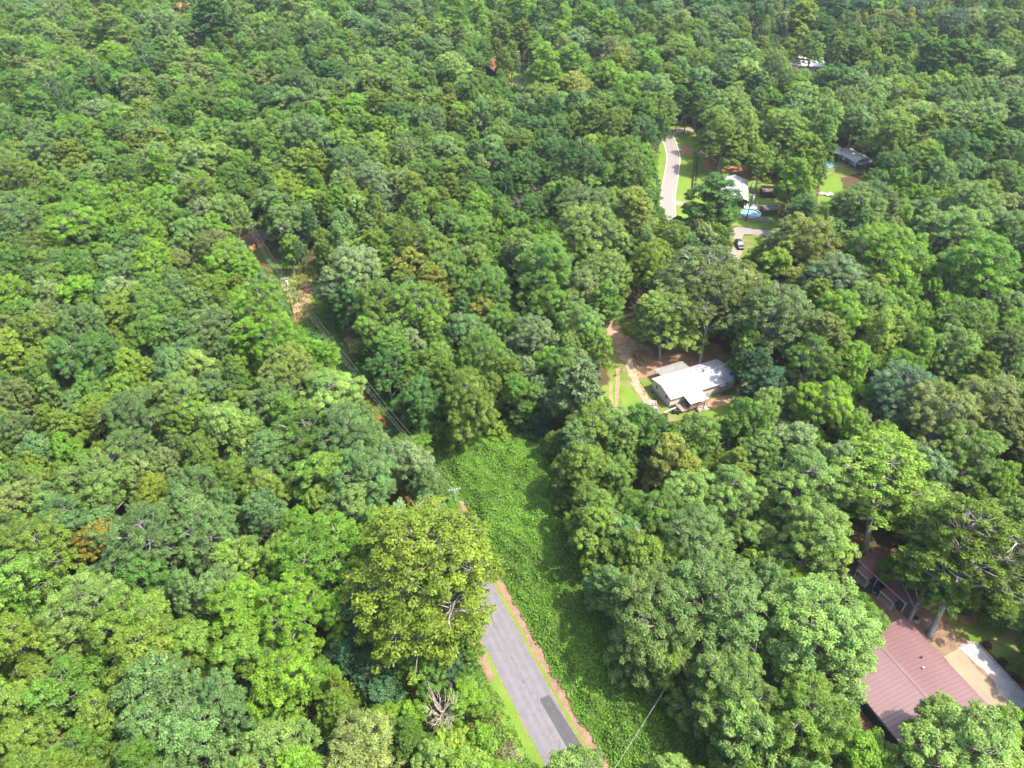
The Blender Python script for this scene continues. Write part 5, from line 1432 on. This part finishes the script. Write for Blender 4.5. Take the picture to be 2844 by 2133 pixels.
fo = link('plant', q['crown'], pot); fo.scale = (.18, .18, .22); fo.location = (0, 0, .42); fo['tint'] = (0.035, 0.06, 0.03)
# curved stone edging of the gravel drive, stone by stone
edge_px = z4(*Z7, (888,246),(925,228),(962,221),(1010,238),(1055,285),(1100,335),(1140,375),(1185,425),(1230,475),(1275,520),(1330,590))
eq, _, _ = strip_pts(edge_px, .3)
sg = empty('stone_edging', (eq[0].x, eq[0].y, 0)); tag(sg, 'curved row of pale edging stones along the gravel drive', 'edging')
s0 = MB().hexa([(-.20, -.12, 0), (.20, -.12, 0), (.20, .12, 0), (-.20, .12, 0), (-.17, -.1, .17), (.18, -.09, .19), (.17, .1, .16), (-.18, .09, .18)]).mesh('stone', M['stone'])
acc = 0; last = eq[0]
for i in range(1, len(eq)):
    seg = eq[i] - last; 
    while seg.length > .47:
        dirn = seg.normalized(); last = last + dirn * .47; seg = eq[i] - last
        o = link('stone', s0, sg); o.location = (last.x - eq[0].x, last.y - eq[0].y, 0); o.rotation_euler = (0, 0, math.atan2(dirn.y, dirn.x) + rnd.gauss(0, .12)); s = rnd.uniform(.85, 1.15); o.scale = (s, s * rnd.uniform(.9, 1.2), s)
for k, pxy in enumerate(((1045, 243), (1137, 340), (1222, 437))):
    x, y = P(*z4(*Z7, pxy)[0])
    sh = empty('round_shrub', (x, y, 0)); tag(sh, ('uppermost', 'middle', 'lowest')[k] + ' of three small dark wine-red shrubs along the stone edging', 'shrub', 'dark shrubs along the drive edging')
    c_ = link('crown', q['crown'], sh); c_['tint'] = (0.045, 0.028, 0.024); link('trunk', q['trunk'], sh); sh.scale = (.55, .55, .5); sh.rotation_euler = (0, 0, k)

# ------------------------------------------------------------------ far clearing on the right
def gable_house(name, c, rz, L, W, ez, rzg, wall_m, roof_m, label, cat='house', wins=3, ov=.35, npan=0):
    """plain gabled building centred at c; ridge along local x"""
    o = empty(name, (c[0], c[1], 0), rz); tag(o, label, cat)
    gable(MB(), -L/2, L/2, -W/2, W/2, 0, ez - .05, rzg - .05).build('wall', M[wall_m], o)
    s = (rzg - ez) / (W / 2)
    for k, sg_ in enumerate((-1, 1)):
        ye = sg_ * (W/2 + ov); ze = ez - s * ov
        q_ = [(-L/2 - ov, ye, ze + .04), (L/2 + ov, ye, ze + .04), (L/2 + ov, 0, rzg + .04), (-L/2 - ov, 0, rzg + .04)]
        MB().slab(q_, .08).build('roof', M[roof_m], o)
    MB().slab([(-L/2 - ov, -.2, rzg + .07), (L/2 + ov, -.2, rzg + .07), (L/2 + ov, .2, rzg + .07), (-L/2 - ov, .2, rzg + .07)], .04).build('ridge_cap', M[roof_m], o)
    for i in range(wins):
        x = -L/2 + L * (i + .5) / wins
        w_ = MB().box(x - .55, x + .55, -W/2 - .06, -W/2 - .004, 1.0, 2.2).build('window', M['white_trim'], o)
        MB().box(x - .45, x + .45, -W/2 - .075, -W/2 - .061, 1.1, 2.1).build('pane', M['glass_dark'], w_)
    return o
c1 = Vector(P(2076, 501, 3.0)); c2 = Vector(P(2078, 556, 3.0)); dv = (c1 - c2)
la = math.atan2(dv.y, dv.x)
nl = Vector((-dv.y, dv.x)).normalized()
cc = (c1 + c2) / 2 + nl * 4.2
wh = gable_house('white_roofed_house', cc, la, dv.length, 8.0, 3.0, 4.3, 'dark_wall', 'white_metal', 'house with a bright white roof half hidden behind the large dark tree', wins=3)
MB().tube([(-.5, -2.4, 3.4), (-.5, -2.4, 4.9)], .09, 6).build('flue_pipe', M['pole_wood'], wh)
pc = P(1900 + 838 * .2206, 460 + 600 * .2206, 1.2)
pool = empty('swimming_pool', (pc[0], pc[1], 0)); tag(pool, 'round above-ground swimming pool with pale blue water behind a white fence', 'swimming pool')
MB().lathe([(2.95, 0), (2.95, 1.25), (2.85, 1.25), (2.85, .02)], n=36).build('wall', M['pool_wall'], pool)
rim0 = MB().lathe([(2.75, 1.25), (2.75, 1.31), (3.08, 1.31), (3.08, 1.25)], n=36).build('rim', M['vinyl'], pool)
MB().lathe([(2.84, 1.0), (1.5, 1.002), (0.01, 1.003)], n=36).build('water', M['pool_water'], pool)
us = MB().box(-.05, .05, -.05, .05, 0, 1.3).mesh('upright', M['vinyl'])
for i in range(12):
    o = link('upright', us, pool); a = i * math.pi / 6; o.location = (3.0 * math.cos(a), 3.0 * math.sin(a), 0); o.rotation_euler = (0, 0, a)
dk_a = Vector(P(1900 + 760 * .2206, 460 + 545 * .2206, 1.2)); dk_b = Vector(P(1900 + 930 * .2206, 460 + 560 * .2206, 1.2))
da = math.atan2((dk_b - dk_a).y, (dk_b - dk_a).x); DL = (dk_b - dk_a).length
dk = empty('pool_deck', (dk_a.x, dk_a.y + .5, 0), da); tag(dk, 'raised pale deck with white railings on the far side of the pool', 'deck')
for i in range(10): MB().box(0, DL, .3 + i * .32, .6 + i * .32, 1.1, 1.16).build('board', M['junk_pale'], dk)
for x in (0, DL / 2, DL - .1):
    for y in (.35, 3.35): MB().box(x, x + .1, y, y + .1, 0, 2.1 if y > 1 else 1.1).build('post', M['vinyl'], dk)
MB().box(0, DL, 3.46, 3.52, 2.0, 2.1).build('railing', M['vinyl'], dk); MB().box(-.06, -.001, .3, 3.5, 2.0, 2.1).build('railing', M['vinyl'], dk); MB().box(DL + .001, DL + .06, .3, 3.5, 2.0, 2.1).build('railing', M['vinyl'], dk)
c, s = math.cos(da), math.sin(da)
ch = empty('deck_chair', (dk_a.x + 2.2 * c - 2.0 * s, dk_a.y + .5 + 2.2 * s + 2.0 * c, 1.16), da + 2.6); tag(ch, 'light blue plastic chair standing on the pool deck', 'chair')
MB().box(-.32, .32, -.3, .3, .36, .42).build('seat', M['blue_plastic'], ch); MB().hexa([(-.32, .26, .42), (.32, .26, .42), (.32, .32, .42), (-.32, .32, .42), (-.28, .5, 1.05), (.28, .5, 1.05), (.28, .56, 1.05), (-.28, .56, 1.05)]).build('backrest', M['blue_plastic'], ch)
for x in (-.36, .3): MB().box(x, x + .06, -.3, .3, .56, .61).build('armrest', M['blue_plastic'], ch)
for x in (-.32, .26):
    for y in (-.3, .24): MB().box(x, x + .06, y, y + .06, 0, .36).build('leg', M['blue_plastic'], ch)
# white vinyl fence in front of the pool: panels one by one
fa = Vector(P(2052, 607)); fb = Vector(P(2140, 621)); fd = fb - fa; fang = math.atan2(fd.y, fd.x); n = 7; w = fd.length / n
vf = empty('white_fence', (fa.x, fa.y, 0), fang); tag(vf, 'low white panel fence between the pool and the grass strip', 'fence')
pm0 = MB().box(.07, w - .07, -.03, .03, .08, 1.45).mesh('fence_panel', M['vinyl']); po0 = MB().box(-.07, .07, -.07, .07, 0, 1.6).mesh('fence_post', M['vinyl'])
for i in range(n + 1):
    o = link('fence_post', po0, vf); o.location = (i * w, 0, 0)
    if i < n: o = link('fence_panel', pm0, vf); o.location = (i * w, 0, rnd.gauss(0, .02))
# rail fence along the far road
ra_ = Vector(P(1933, 434)); rb_ = Vector(P(1924, 535)); rd_ = rb_ - ra_; rang = math.atan2(rd_.y, rd_.x); n = 14; w = rd_.length / n
rfn = empty('rail_fence', (ra_.x, ra_.y, 0), rang); tag(rfn, 'weathered post-and-rail fence overgrown with weeds along the far lawn', 'fence')
po0 = MB().box(-.09, .09, -.09, .09, 0, 1.35).mesh('fence_post', M['grey_pole_wood'])
rl0 = [MB().box(.05, w - .05, -.05, .05, z, z + .13).mesh('rail', M['grey_pole_wood']) for z in (.45, .95)]
for i in range(n + 1):
    o = link('fence_post', po0, rfn); o.location = (i * w, 0, 0); o.rotation_euler = (rnd.gauss(0, .04), rnd.gauss(0, .04), 0)
    if i < n:
        for r_ in rl0: o = link('rail', r_, rfn); o.location = (i * w, 0, rnd.gauss(0, .03))
tufts('fence_weeds', [[(1930, 434), (1938, 434), (1931, 536), (1920, 536)]], 30, .4, (.11, .13, .03), 'weeds growing along the foot of the rail fence', 8)
# sheds
gable_house('brown_shed', P(2133, 593), .2, 4.2, 3.0, 2.1, 2.6, 'brown_wall', 'junk_dark', 'small brown shed on the lawn right of the pool', 'shed', 0)
gable_house('dark_shed', P(2133, 543), -.1, 4.5, 4.0, 2.3, 2.9, 'dark_wall', 'brown_wall', 'low dark shed under the yellow-green shrubs behind the pool', 'shed', 0)
gable_house('grey_garage', P(1985, 722), math.radians(80), 5.5, 4.2, 2.4, 3.2, 'brown_wall', 'grey_roof', 'small grey-roofed garage in the shade beside the white covered pickup', 'garage', 1)
sh = gable_house('metal_shed', P(1790, 888), math.radians(24), 3.8, 2.4, 1.9, 2.15, 'worn_metal', 'junk_pale', 'small ribbed metal shed by the bend of the dirt track', 'shed', 0, .12)
# propane tank
x, y = P(1800 + 683 * .2837, 260 + 750 * .2837); tk = empty('gas_tank', (x, y, 0), 1.25); tag(tk, 'small white gas tank on the red clay beside the far lawn', 'tank')
MB().tube([(-1.15, 0, .7), (-1.0, 0, .7), (1.0, 0, .7), (1.15, 0, .7)], [.25, .48, .48, .25], 14).build('tank_body', M['white_metal'], tk, True)
MB().tube([(0, 0, 1.15), (0, 0, 1.35)], .16, 8).build('valve_cover', M['white_metal'], tk)
for xx in (-.7, .7): MB().box(xx - .1, xx + .1, -.35, .35, 0, .3).build('leg', M['stone'], tk)
# round clipped shrubs
for k, (px, lb) in enumerate((((1915, 541), 'upper clipped round shrub of the pair at the end of the rail fence'), ((1917, 552), 'lower clipped round shrub of the pair at the end of the rail fence'), ((1908, 577), 'upper clipped round shrub of the pair beside the drive entrance'), ((1910, 589), 'lower clipped round shrub of the pair beside the drive entrance'))):
    x, y = P(*px); o = empty('round_shrub', (x, y, 0)); tag(o, lb, 'shrub', 'clipped round shrubs beside the far road'); o.scale = (1.05, 1.05, .95); o.rotation_euler = (0, 0, k * 1.3)
    c_ = link('crown', q['crown'], o); c_['tint'] = (0.075, 0.125, 0.022); link('trunk', q['trunk'], o)
# carports: arched metal shells
def carport(c, rz, L, W, hleg, rise, label, torn):
    o = empty('carport', (c[0], c[1], 0), rz); tag(o, label, 'carport', 'white arched carports')
    prof = [(-W/2, hleg * .45), (-W/2, hleg), (-W/2 + .45, hleg + rise * .55), (-W * .2, hleg + rise * .9), (0, hleg + rise), (W * .2, hleg + rise * .9), (W/2 - .45, hleg + rise * .55), (W/2, hleg), (W/2, hleg * .45)]
    n = max(4, int(L / .95)); w = L / n
    mb = MB()
    for i in range(len(prof) - 1):
        (ya, za), (yb, zb_) = prof[i], prof[i + 1]
        mb.hexa([(0.01, ya, za - .04), (w - .01, ya, za - .04), (w - .01, yb, zb_ - .04), (0.01, yb, zb_ - .04), (0.01, ya, za), (w - .01, ya, za), (w - .01, yb, zb_), (0.01, yb, zb_)])
    me = mb.mesh('roof_panel', M['far_white_roof'])
    for i in range(n):
        p_ = link('roof_panel', me, o); p_.location = (-L/2 + i * w, 0, .03 * (i % 2))
        if torn and i == n - 1: p_.rotation_euler = (0, .06, 0)
    for xx in (-L/2 + .05, -L/6, L/6, L/2 - .05):
        for yy in (-W/2 + .06, W/2 - .06): MB().box(xx - .04, xx + .04, yy - .04, yy + .04, 0, hleg).build('post', M['galvanised'], o)
    return o
carport(P(2311, 418, 2.5), math.radians(66), 7.0, 6.0, 2.3, 1.1, 'white arched carport on the left, open at its near end', False)
k2 = carport(P(2372, 432, 2.5), math.radians(112), 9.5, 6.2, 2.2, 1.2, 'longer white arched carport on the right with a corrugated awning', True)
mb0 = MB().slab([(-6.4, 0, 2.0), (-4.8, 0, 2.45), (-4.8, .42, 2.45), (-6.4, .42, 2.0)], .04).mesh('awning_sheet', M['worn_metal'])
for i in range(14): o = link('awning_sheet', mb0, k2); o.location = (0, -3.3 + i * .46, .02 * (i % 2))
x, y = P(2299, 459); tp = empty('tarp', (x, y, 0), .4); tag(tp, 'crumpled blue tarp over a low heap in front of the left carport', 'tarp')
mb = MB(); n = 9
for i in range(n):
    for j in range(n):
        u, v = i / (n - 1) * 2 - 1, j / (n - 1) * 2 - 1
        mb.v.append((u * 2.3 + rnd.gauss(0, .08), v * 1.9 + rnd.gauss(0, .08), max(.03, 1.0 * (1 - u*u) * (1 - v*v) + rnd.gauss(0, .1))))
for i in range(n - 1):
    for j in range(n - 1): a = i * n + j; mb.f.append((a, a + n, a + n + 1, a + 1))
mb.build('sheet', M['blue_tarp'], tp)
def rock(px, r, label, m='pale_rock', name='rock', group='pale rocks on the small lawn', seed=0):
    x, y = P(*px); r2 = random.Random(seed + int(px[0])); mb = MB(); prof = [(0.01, -.1), (.8, 0), (1.0, .25), (.75, .55), (.3, .72), (.01, .75)]
    mb.lathe([(a * r, b * r) for a, b in prof], n=9)
    mb.v = [(a + r2.gauss(0, .1) * r, b + r2.gauss(0, .1) * r, max(0, c + r2.gauss(0, .06) * r)) for a, b, c in mb.v]
    o = mb.build(name, M[m]); o.location = (x, y, 0); o.scale = (1.3, .9, 1); tag(o, label, 'rock', group); return o
rock((2282, 540), .95, 'left of the two pale rocks on the small lawn below the carports')
rock((2300, 542), 1.2, 'right, larger of the two pale rocks on the small lawn below the carports')
rock((1985, 1174), .7, 'pale whitish rock at the lower edge of the home yard', 'pale_rock', 'rock', 'pale lumps by the home yard')
rock((2110, 1193), .6, 'whitish rock at the right edge of the home yard under the trees', 'pale_rock', 'rock', 'pale lumps by the home yard')
# far houses
fh = gable_house('red_roofed_cabin', P(1362, 186, 3.5), math.radians(82), 16.0, 9.5, 3.4, 6.2, 'dark_wall', 'far_red_roof', 'far house with a bright red roof among the trees beside a lane', wins=3)
gable_house('grey_roofed_house', P(652, 161, 4.5), math.radians(10), 11.0, 7.5, 4.0, 6.4, 'brown_wall', 'grey_roof', 'far house of which a pale grey roof shows at the top left', wins=3)
gable_house('pale_roofed_house', P(2248, 168, 4), math.radians(-12), 19.0, 13.0, 3.6, 5.6, 'white_trim', 'far_white_roof', 'far house with a wide pale grey roof at the edge of a small lawn', wins=4)
gable_house('blue_grey_house', P(1396, 684, 5), math.radians(60), 9.0, 6.5, 4.6, 6.6, 'dark_wall', 'grey_roof', 'blue-grey roof barely showing between crowns behind the tall bare trunks', wins=2)
gable_house('pale_house', P(2700, 2, 4), math.radians(5), 14.0, 9.0, 3.6, 5.4, 'white_trim', 'far_white_roof', 'pale house cut by the top edge of the view on the right', wins=3)
# ------------------------------------------------------------------ utility poles and wires
def utility_pole(base, top, z, r, m, label, arm=2.2, arm_dir=(1, 0), braces=False, group='utility poles', transformer=False, base_free=False, arm_m=None, n_arm=1):
    X, Y = P(top[0], top[1], z)
    if base_free: bx, by = X, Y
    else: bx, by = P(*base)
    o = empty('utility_pole', (bx, by, 0)); tag(o, label, 'utility pole', group)
    d = Vector((X - bx, Y - by, z))
    MB().tube([(0, 0, -.4), tuple(d * .5), tuple(d)], [r, r * .85, r * .65], 8).build('shaft', M[m], o, True)
    ad = Vector((arm_dir[0], arm_dir[1], 0)).normalized()
    tips = []
    for k in range(n_arm):
        c = d * (1 - .035 - .12 * k)
        a, b = c - ad * arm / 2, c + ad * arm / 2
        ar = MB().tube([tuple(a), tuple(b)], .085, 4).build('crossarm', M[arm_m or m], o)
        for t in ((.04, .30, .70, .96) if k == 0 else (.04, .96)):
            q = a + (b - a) * t
            MB().lathe([(.05, .06), (.09, .12), (.09, .2), (.06, .26), (.0, .28)], tuple(q), 8).build('insulator', M['porcelain'], ar)
            if k == 0: tips.append(Vector((bx, by, 0)) + q + Vector((0, 0, .26)))
    if transformer:
        c = d * .86
        MB().tube([(c.x + .35, c.y - .1, c.z - .55), (c.x + .35, c.y - .1, c.z + .45)], .27, 10).build('transformer', M['galvanised'], o)
    return o, tips, Vector((bx, by, 0)), d
wires = 0
def wire(a, b, sag, label, r=.011, m='wire', group='power lines'):
    pts = []
    for i in range(17):
        t = i / 16; p = Vector(a) + (Vector(b) - Vector(a)) * t; p.z -= sag * 4 * t * (1 - t); pts.append(p - Vector(a))
    o = MB().tube([tuple(p) for p in pts], r, 3).build('power_line', M[m]); o.location = a
    tag(o, label, 'power line', group); return o
pa, ta, ba, dA = utility_pole(None, (1262, 1356), 10.5, .17, 'grey_pole_wood', 'utility pole with a white-tipped crossarm rising behind the yellow-green sycamore', 2.0, (1, .25), base_free=True)
pb, tb, bb, dB = utility_pole(None, (790, 770), 10.5, .17, 'grey_pole_wood', 'utility pole with white fittings in the sunny straw-coloured gap', 1.8, (1, .45), base_free=True, transformer=True)
pc_, tc, bc, dC = utility_pole((714, 687), (697, 626), 9.5, .17, 'pole_wood', 'dark utility pole beside the shaded lane at the far end of the corridor', 2.6, (1, .35))
E1 = [Vector((*P(1545 + 22 * k, 2290, 9.0), 9.0)) for k in range(3)]
for k in range(3):
    nm = ('left', 'middle', 'right')[k]
    wire(ta[k], E1[k], 1.3, nm + ' one of three wires hanging over the asphalt road')
    wire(ta[k], tb[k], 1.4, nm + ' one of three wires running up the shaded corridor from the sycamore')
    wire(tb[k], tc[k], .7, nm + ' one of three wires between the sunny gap and the shaded lane')
# near guy cable over the vines at the bottom
a = Vector((*P(1880, 1860, 7.5), 7.5)); b = Vector((*P(1690, 2160, 5.0), 5.0))
wire(a, b, .3, 'thick pale cable crossing the vines at the bottom edge', .026, 'galvanised', None)
# far clearing
pd, td, bd, dD = utility_pole((1899, 371), (1911, 293), 10.5, .2, 'grey_pole_wood', 'tall grey utility pole with two crossarms and guy wires by the far bend', 1.6, (1, .1), n_arm=2)
g0 = bd + dD * .8
for k, px in enumerate(((1862, 390), (1868, 386), (1875, 381), (1884, 378))):
    x, y = P(*px); wire(g0, Vector((x, y, 0)), 0, ('outermost', 'second', 'third', 'innermost')[k] + ' guy wire, counted from the road, of the tall far pole', .035, 'galvanised', 'guy wires of the far pole')
pf, tf, bf, dF = utility_pole((2071, 613), (2092, 540), 10.0, .16, 'pole_wood', 'dark utility pole with a small transformer in front of the pool', 1.2, (1, 0), transformer=True)
pg, tg, bg_, dG = utility_pole((2082, 533), (2090, 505), 6.0, .14, 'grey_pole_wood', 'short grey pole with a white box at the corner of the white roof', .9, (1, 0))
ph, th_, bh, dH = utility_pole((1434, 185), (1435, 141), 10.0, .2, 'grey_pole_wood', 'far pale utility pole with a white crossarm beside the top lane', 2.8, (1, -.1), arm_m='white_trim')
for k in range(2):
    wire(tf[k * 3], Vector((*P(2092, 505, 6), 6)), .3, ('left', 'right')[k] + ' wire from the pool pole to the short grey pole')
    wire(th_[k * 3], Vector((*P(1370, 110, 11), 11)), .6, ('left', 'right')[k] + ' wire leaving the far pale pole towards the upper left')
    wire(td[k * 3], Vector((*P(1780, 330, 12), 12)), .6, ('left', 'right')[k] + ' wire running from the tall far pole into the trees on its left')
    wire(td[k * 3], Vector((*P(1960, 350, 9), 9)), .3, ('left', 'right')[k] + ' wire running from the tall far pole into the trees on its right')
# bare leaning poles beside the white-roofed house
pole_px('dead_trunk', (2098, 527), (2112, 503), .12, 'grey_pole_wood', 'bare grey trunk leaning beside the short grey pole', 'trunk')
pole_px('dead_trunk', (2168, 1088), (2182, 1012), .16, 'dead_wood', 'broken bare trunk leaning at the right edge of the home yard', 'trunk')
pole_px('dead_trunk', (1925, 344), (1930, 318), .1, 'dead_wood', 'thin bare trunk at the end of the far pale drive', 'trunk')
# fallen branches on the yard
for k, (px, lb) in enumerate((((1820, 1007), 'pale fallen log in the yard behind the white home'), ((1778, 1022), 'crooked pale fallen branch left of the white home'))):
    x, y = P(*px); o = MB().tube([(0, 0, .1), (.8, .1, .18), (1.5, -.15, .12)], [.1, .09, .05], 6)
    if k: o.tube([(.7, .1, .15), (.3, .7, .25)], [.06, .03], 5)
    o = o.build('fallen_branch', M['junk_pale']); o.location = (x, y, 0); tag(o, lb, 'branch')
# ------------------------------------------------------------------ labels of the trees
ANCHORS = [((1915, 1060), 'the white mobile home'), ((2600, 1870), 'the big red roof'), ((2470, 1620), 'the red-roofed cottage'),
           ((1560, 2040), 'the dark asphalt patch'), ((1440, 1480), 'the vine-covered bank'), ((800, 800), 'the sunny gap with pole'),
           ((690, 675), 'the shaded lane'), ((1860, 430), 'the far curving road'), ((2075, 590), 'the swimming pool'),
           ((2340, 430), 'the arched carports'), ((1362, 185), 'the far red roof'), ((2245, 165), 'the wide pale far roof'), ((650, 160), 'the grey far roof'),
           ((2032, 705), 'the covered white pickup')]
SPECIAL = {}
def nearest_tree(u, v, c):
    return min((t for t in SOLO if t['c'] == c), key=lambda t: math.hypot(t['u2'] - u, t['v2'] - v))
for (u, v, c, nm, lab) in ((1162, 1560, 'Y', 'the white-limbed tree', 'very tall yellow-green tree with white limbs beside the asphalt road'),
                           (280, 1510, 'r', 'the rusty ochre crown', 'rusty ochre crown, the only one of its colour in the lower left woodland'),
                           (660, 1840, 'B', 'the vivid lime crown', 'vivid lime-green round crown in the lower left woodland beside a dark gap'),
                           (370, 1025, 'Y', 'the left yellow-green crown', 'vivid yellow-green crown rising among grey-green trees in the left woodland'),
                           (267, 1146, 'B', 'the small vivid green crown', 'small vivid green crown between grey-green trees in the left woodland'),
                           (1174, 872, 'B', 'the vivid green dome', 'large vivid green dome left of the dirt track, brightest of its group'),
                           (2440, 1285, 'y', 'the forked yellow-green tree', 'large yellow-green tree with a thick bare trunk rising behind the red-roofed cottage'),
                           (2316, 777, 'S', 'the silvery round crown', 'silvery grey-green round crown among bright trees on the right'),
                           (2239, 674, 'T', 'the golden olive crown', 'wide golden olive crown right of the drive with the black car'),
                           (1215, 1963, 't', 'the bare grey tree', 'leafless pale grey tree spreading its twigs among the roadside shrubs')):
    t = nearest_tree(u, v, c)
    if id(t) in SPECIAL: continue
    SPECIAL[id(t)] = lab
    ANCHORS.append(((t['u2'], t['v2']), nm))
NOUN = {'oak_large': 'round-crowned tree', 'maple_large': 'dense-crowned tree', 'oak_mid': 'rounded tree', 'poplar': 'tall narrow tree', 'pine': 'pine', 'feathery': 'feathery conifer',
        'dead': 'bare tree', 'bush': 'bush', 'big_leaf': 'large-leaved bush', 'sycamore': 'white-limbed tree', 'open_oak': 'open-crowned tree'}
CAT = {'pine': 'pine', 'feathery': 'conifer', 'dead': 'bare tree', 'bush': 'bush', 'big_leaf': 'bush'}
GRP = {'pine': 'pines in the woodland', 'feathery': 'feathery conifers', 'dead': 'bare trees in the woodland', 'bush': 'bushes in the woodland', 'big_leaf': 'bushes in the woodland'}
DIRS = ['right of', 'in front and right of', 'in front of', 'in front and left of', 'left of', 'behind and left of', 'behind', 'behind and right of']
buckets = {}
for t in SOLO:
    size = 'large' if t['D'] > 11.5 else ('small' if t['D'] < 6.3 else '')
    if t['p'] == 'dead': colw = 'leafless grey'
    else: colw = WORD[t['c']]
    if t['p'] in ('bush', 'big_leaf'): size = ''
    desc = (size + ' ' + colw + ' ' + NOUN[t['p']]).strip()
    best = min((a for a in ANCHORS if math.hypot(a[0][0] - t['u2'], a[0][1] - t['v2']) > 25), key=lambda a: math.hypot(a[0][0] - t['u2'], (a[0][1] - t['v2']) * 1.15))
    du, dv = t['u2'] - best[0][0], t['v2'] - best[0][1]
    k = int(round(math.atan2(dv, du) / (math.pi / 4))) % 8
    buckets.setdefault((desc, DIRS[k], best[1]), []).append((math.hypot(du, dv), t))
ORD = ['nearest', 'second nearest', 'third nearest', 'fourth nearest', 'fifth nearest', 'sixth nearest', 'seventh nearest', 'eighth nearest', 'ninth nearest', 'tenth nearest']
for (desc, dr, an), lst in buckets.items():
    lst.sort(key=lambda q: q[0])
    for i, (dd, t) in enumerate(lst):
        lab = desc + ' ' + dr + ' ' + an if len(lst) == 1 else desc + ', ' + ORD[min(i, 9)] + ' ' + dr + ' ' + an
        lab = SPECIAL.get(id(t), lab)
        tag(t['obj'], lab, CAT.get(t['p'], 'tree'), GRP.get(t['p'], 'broadleaf trees of the woodland'))
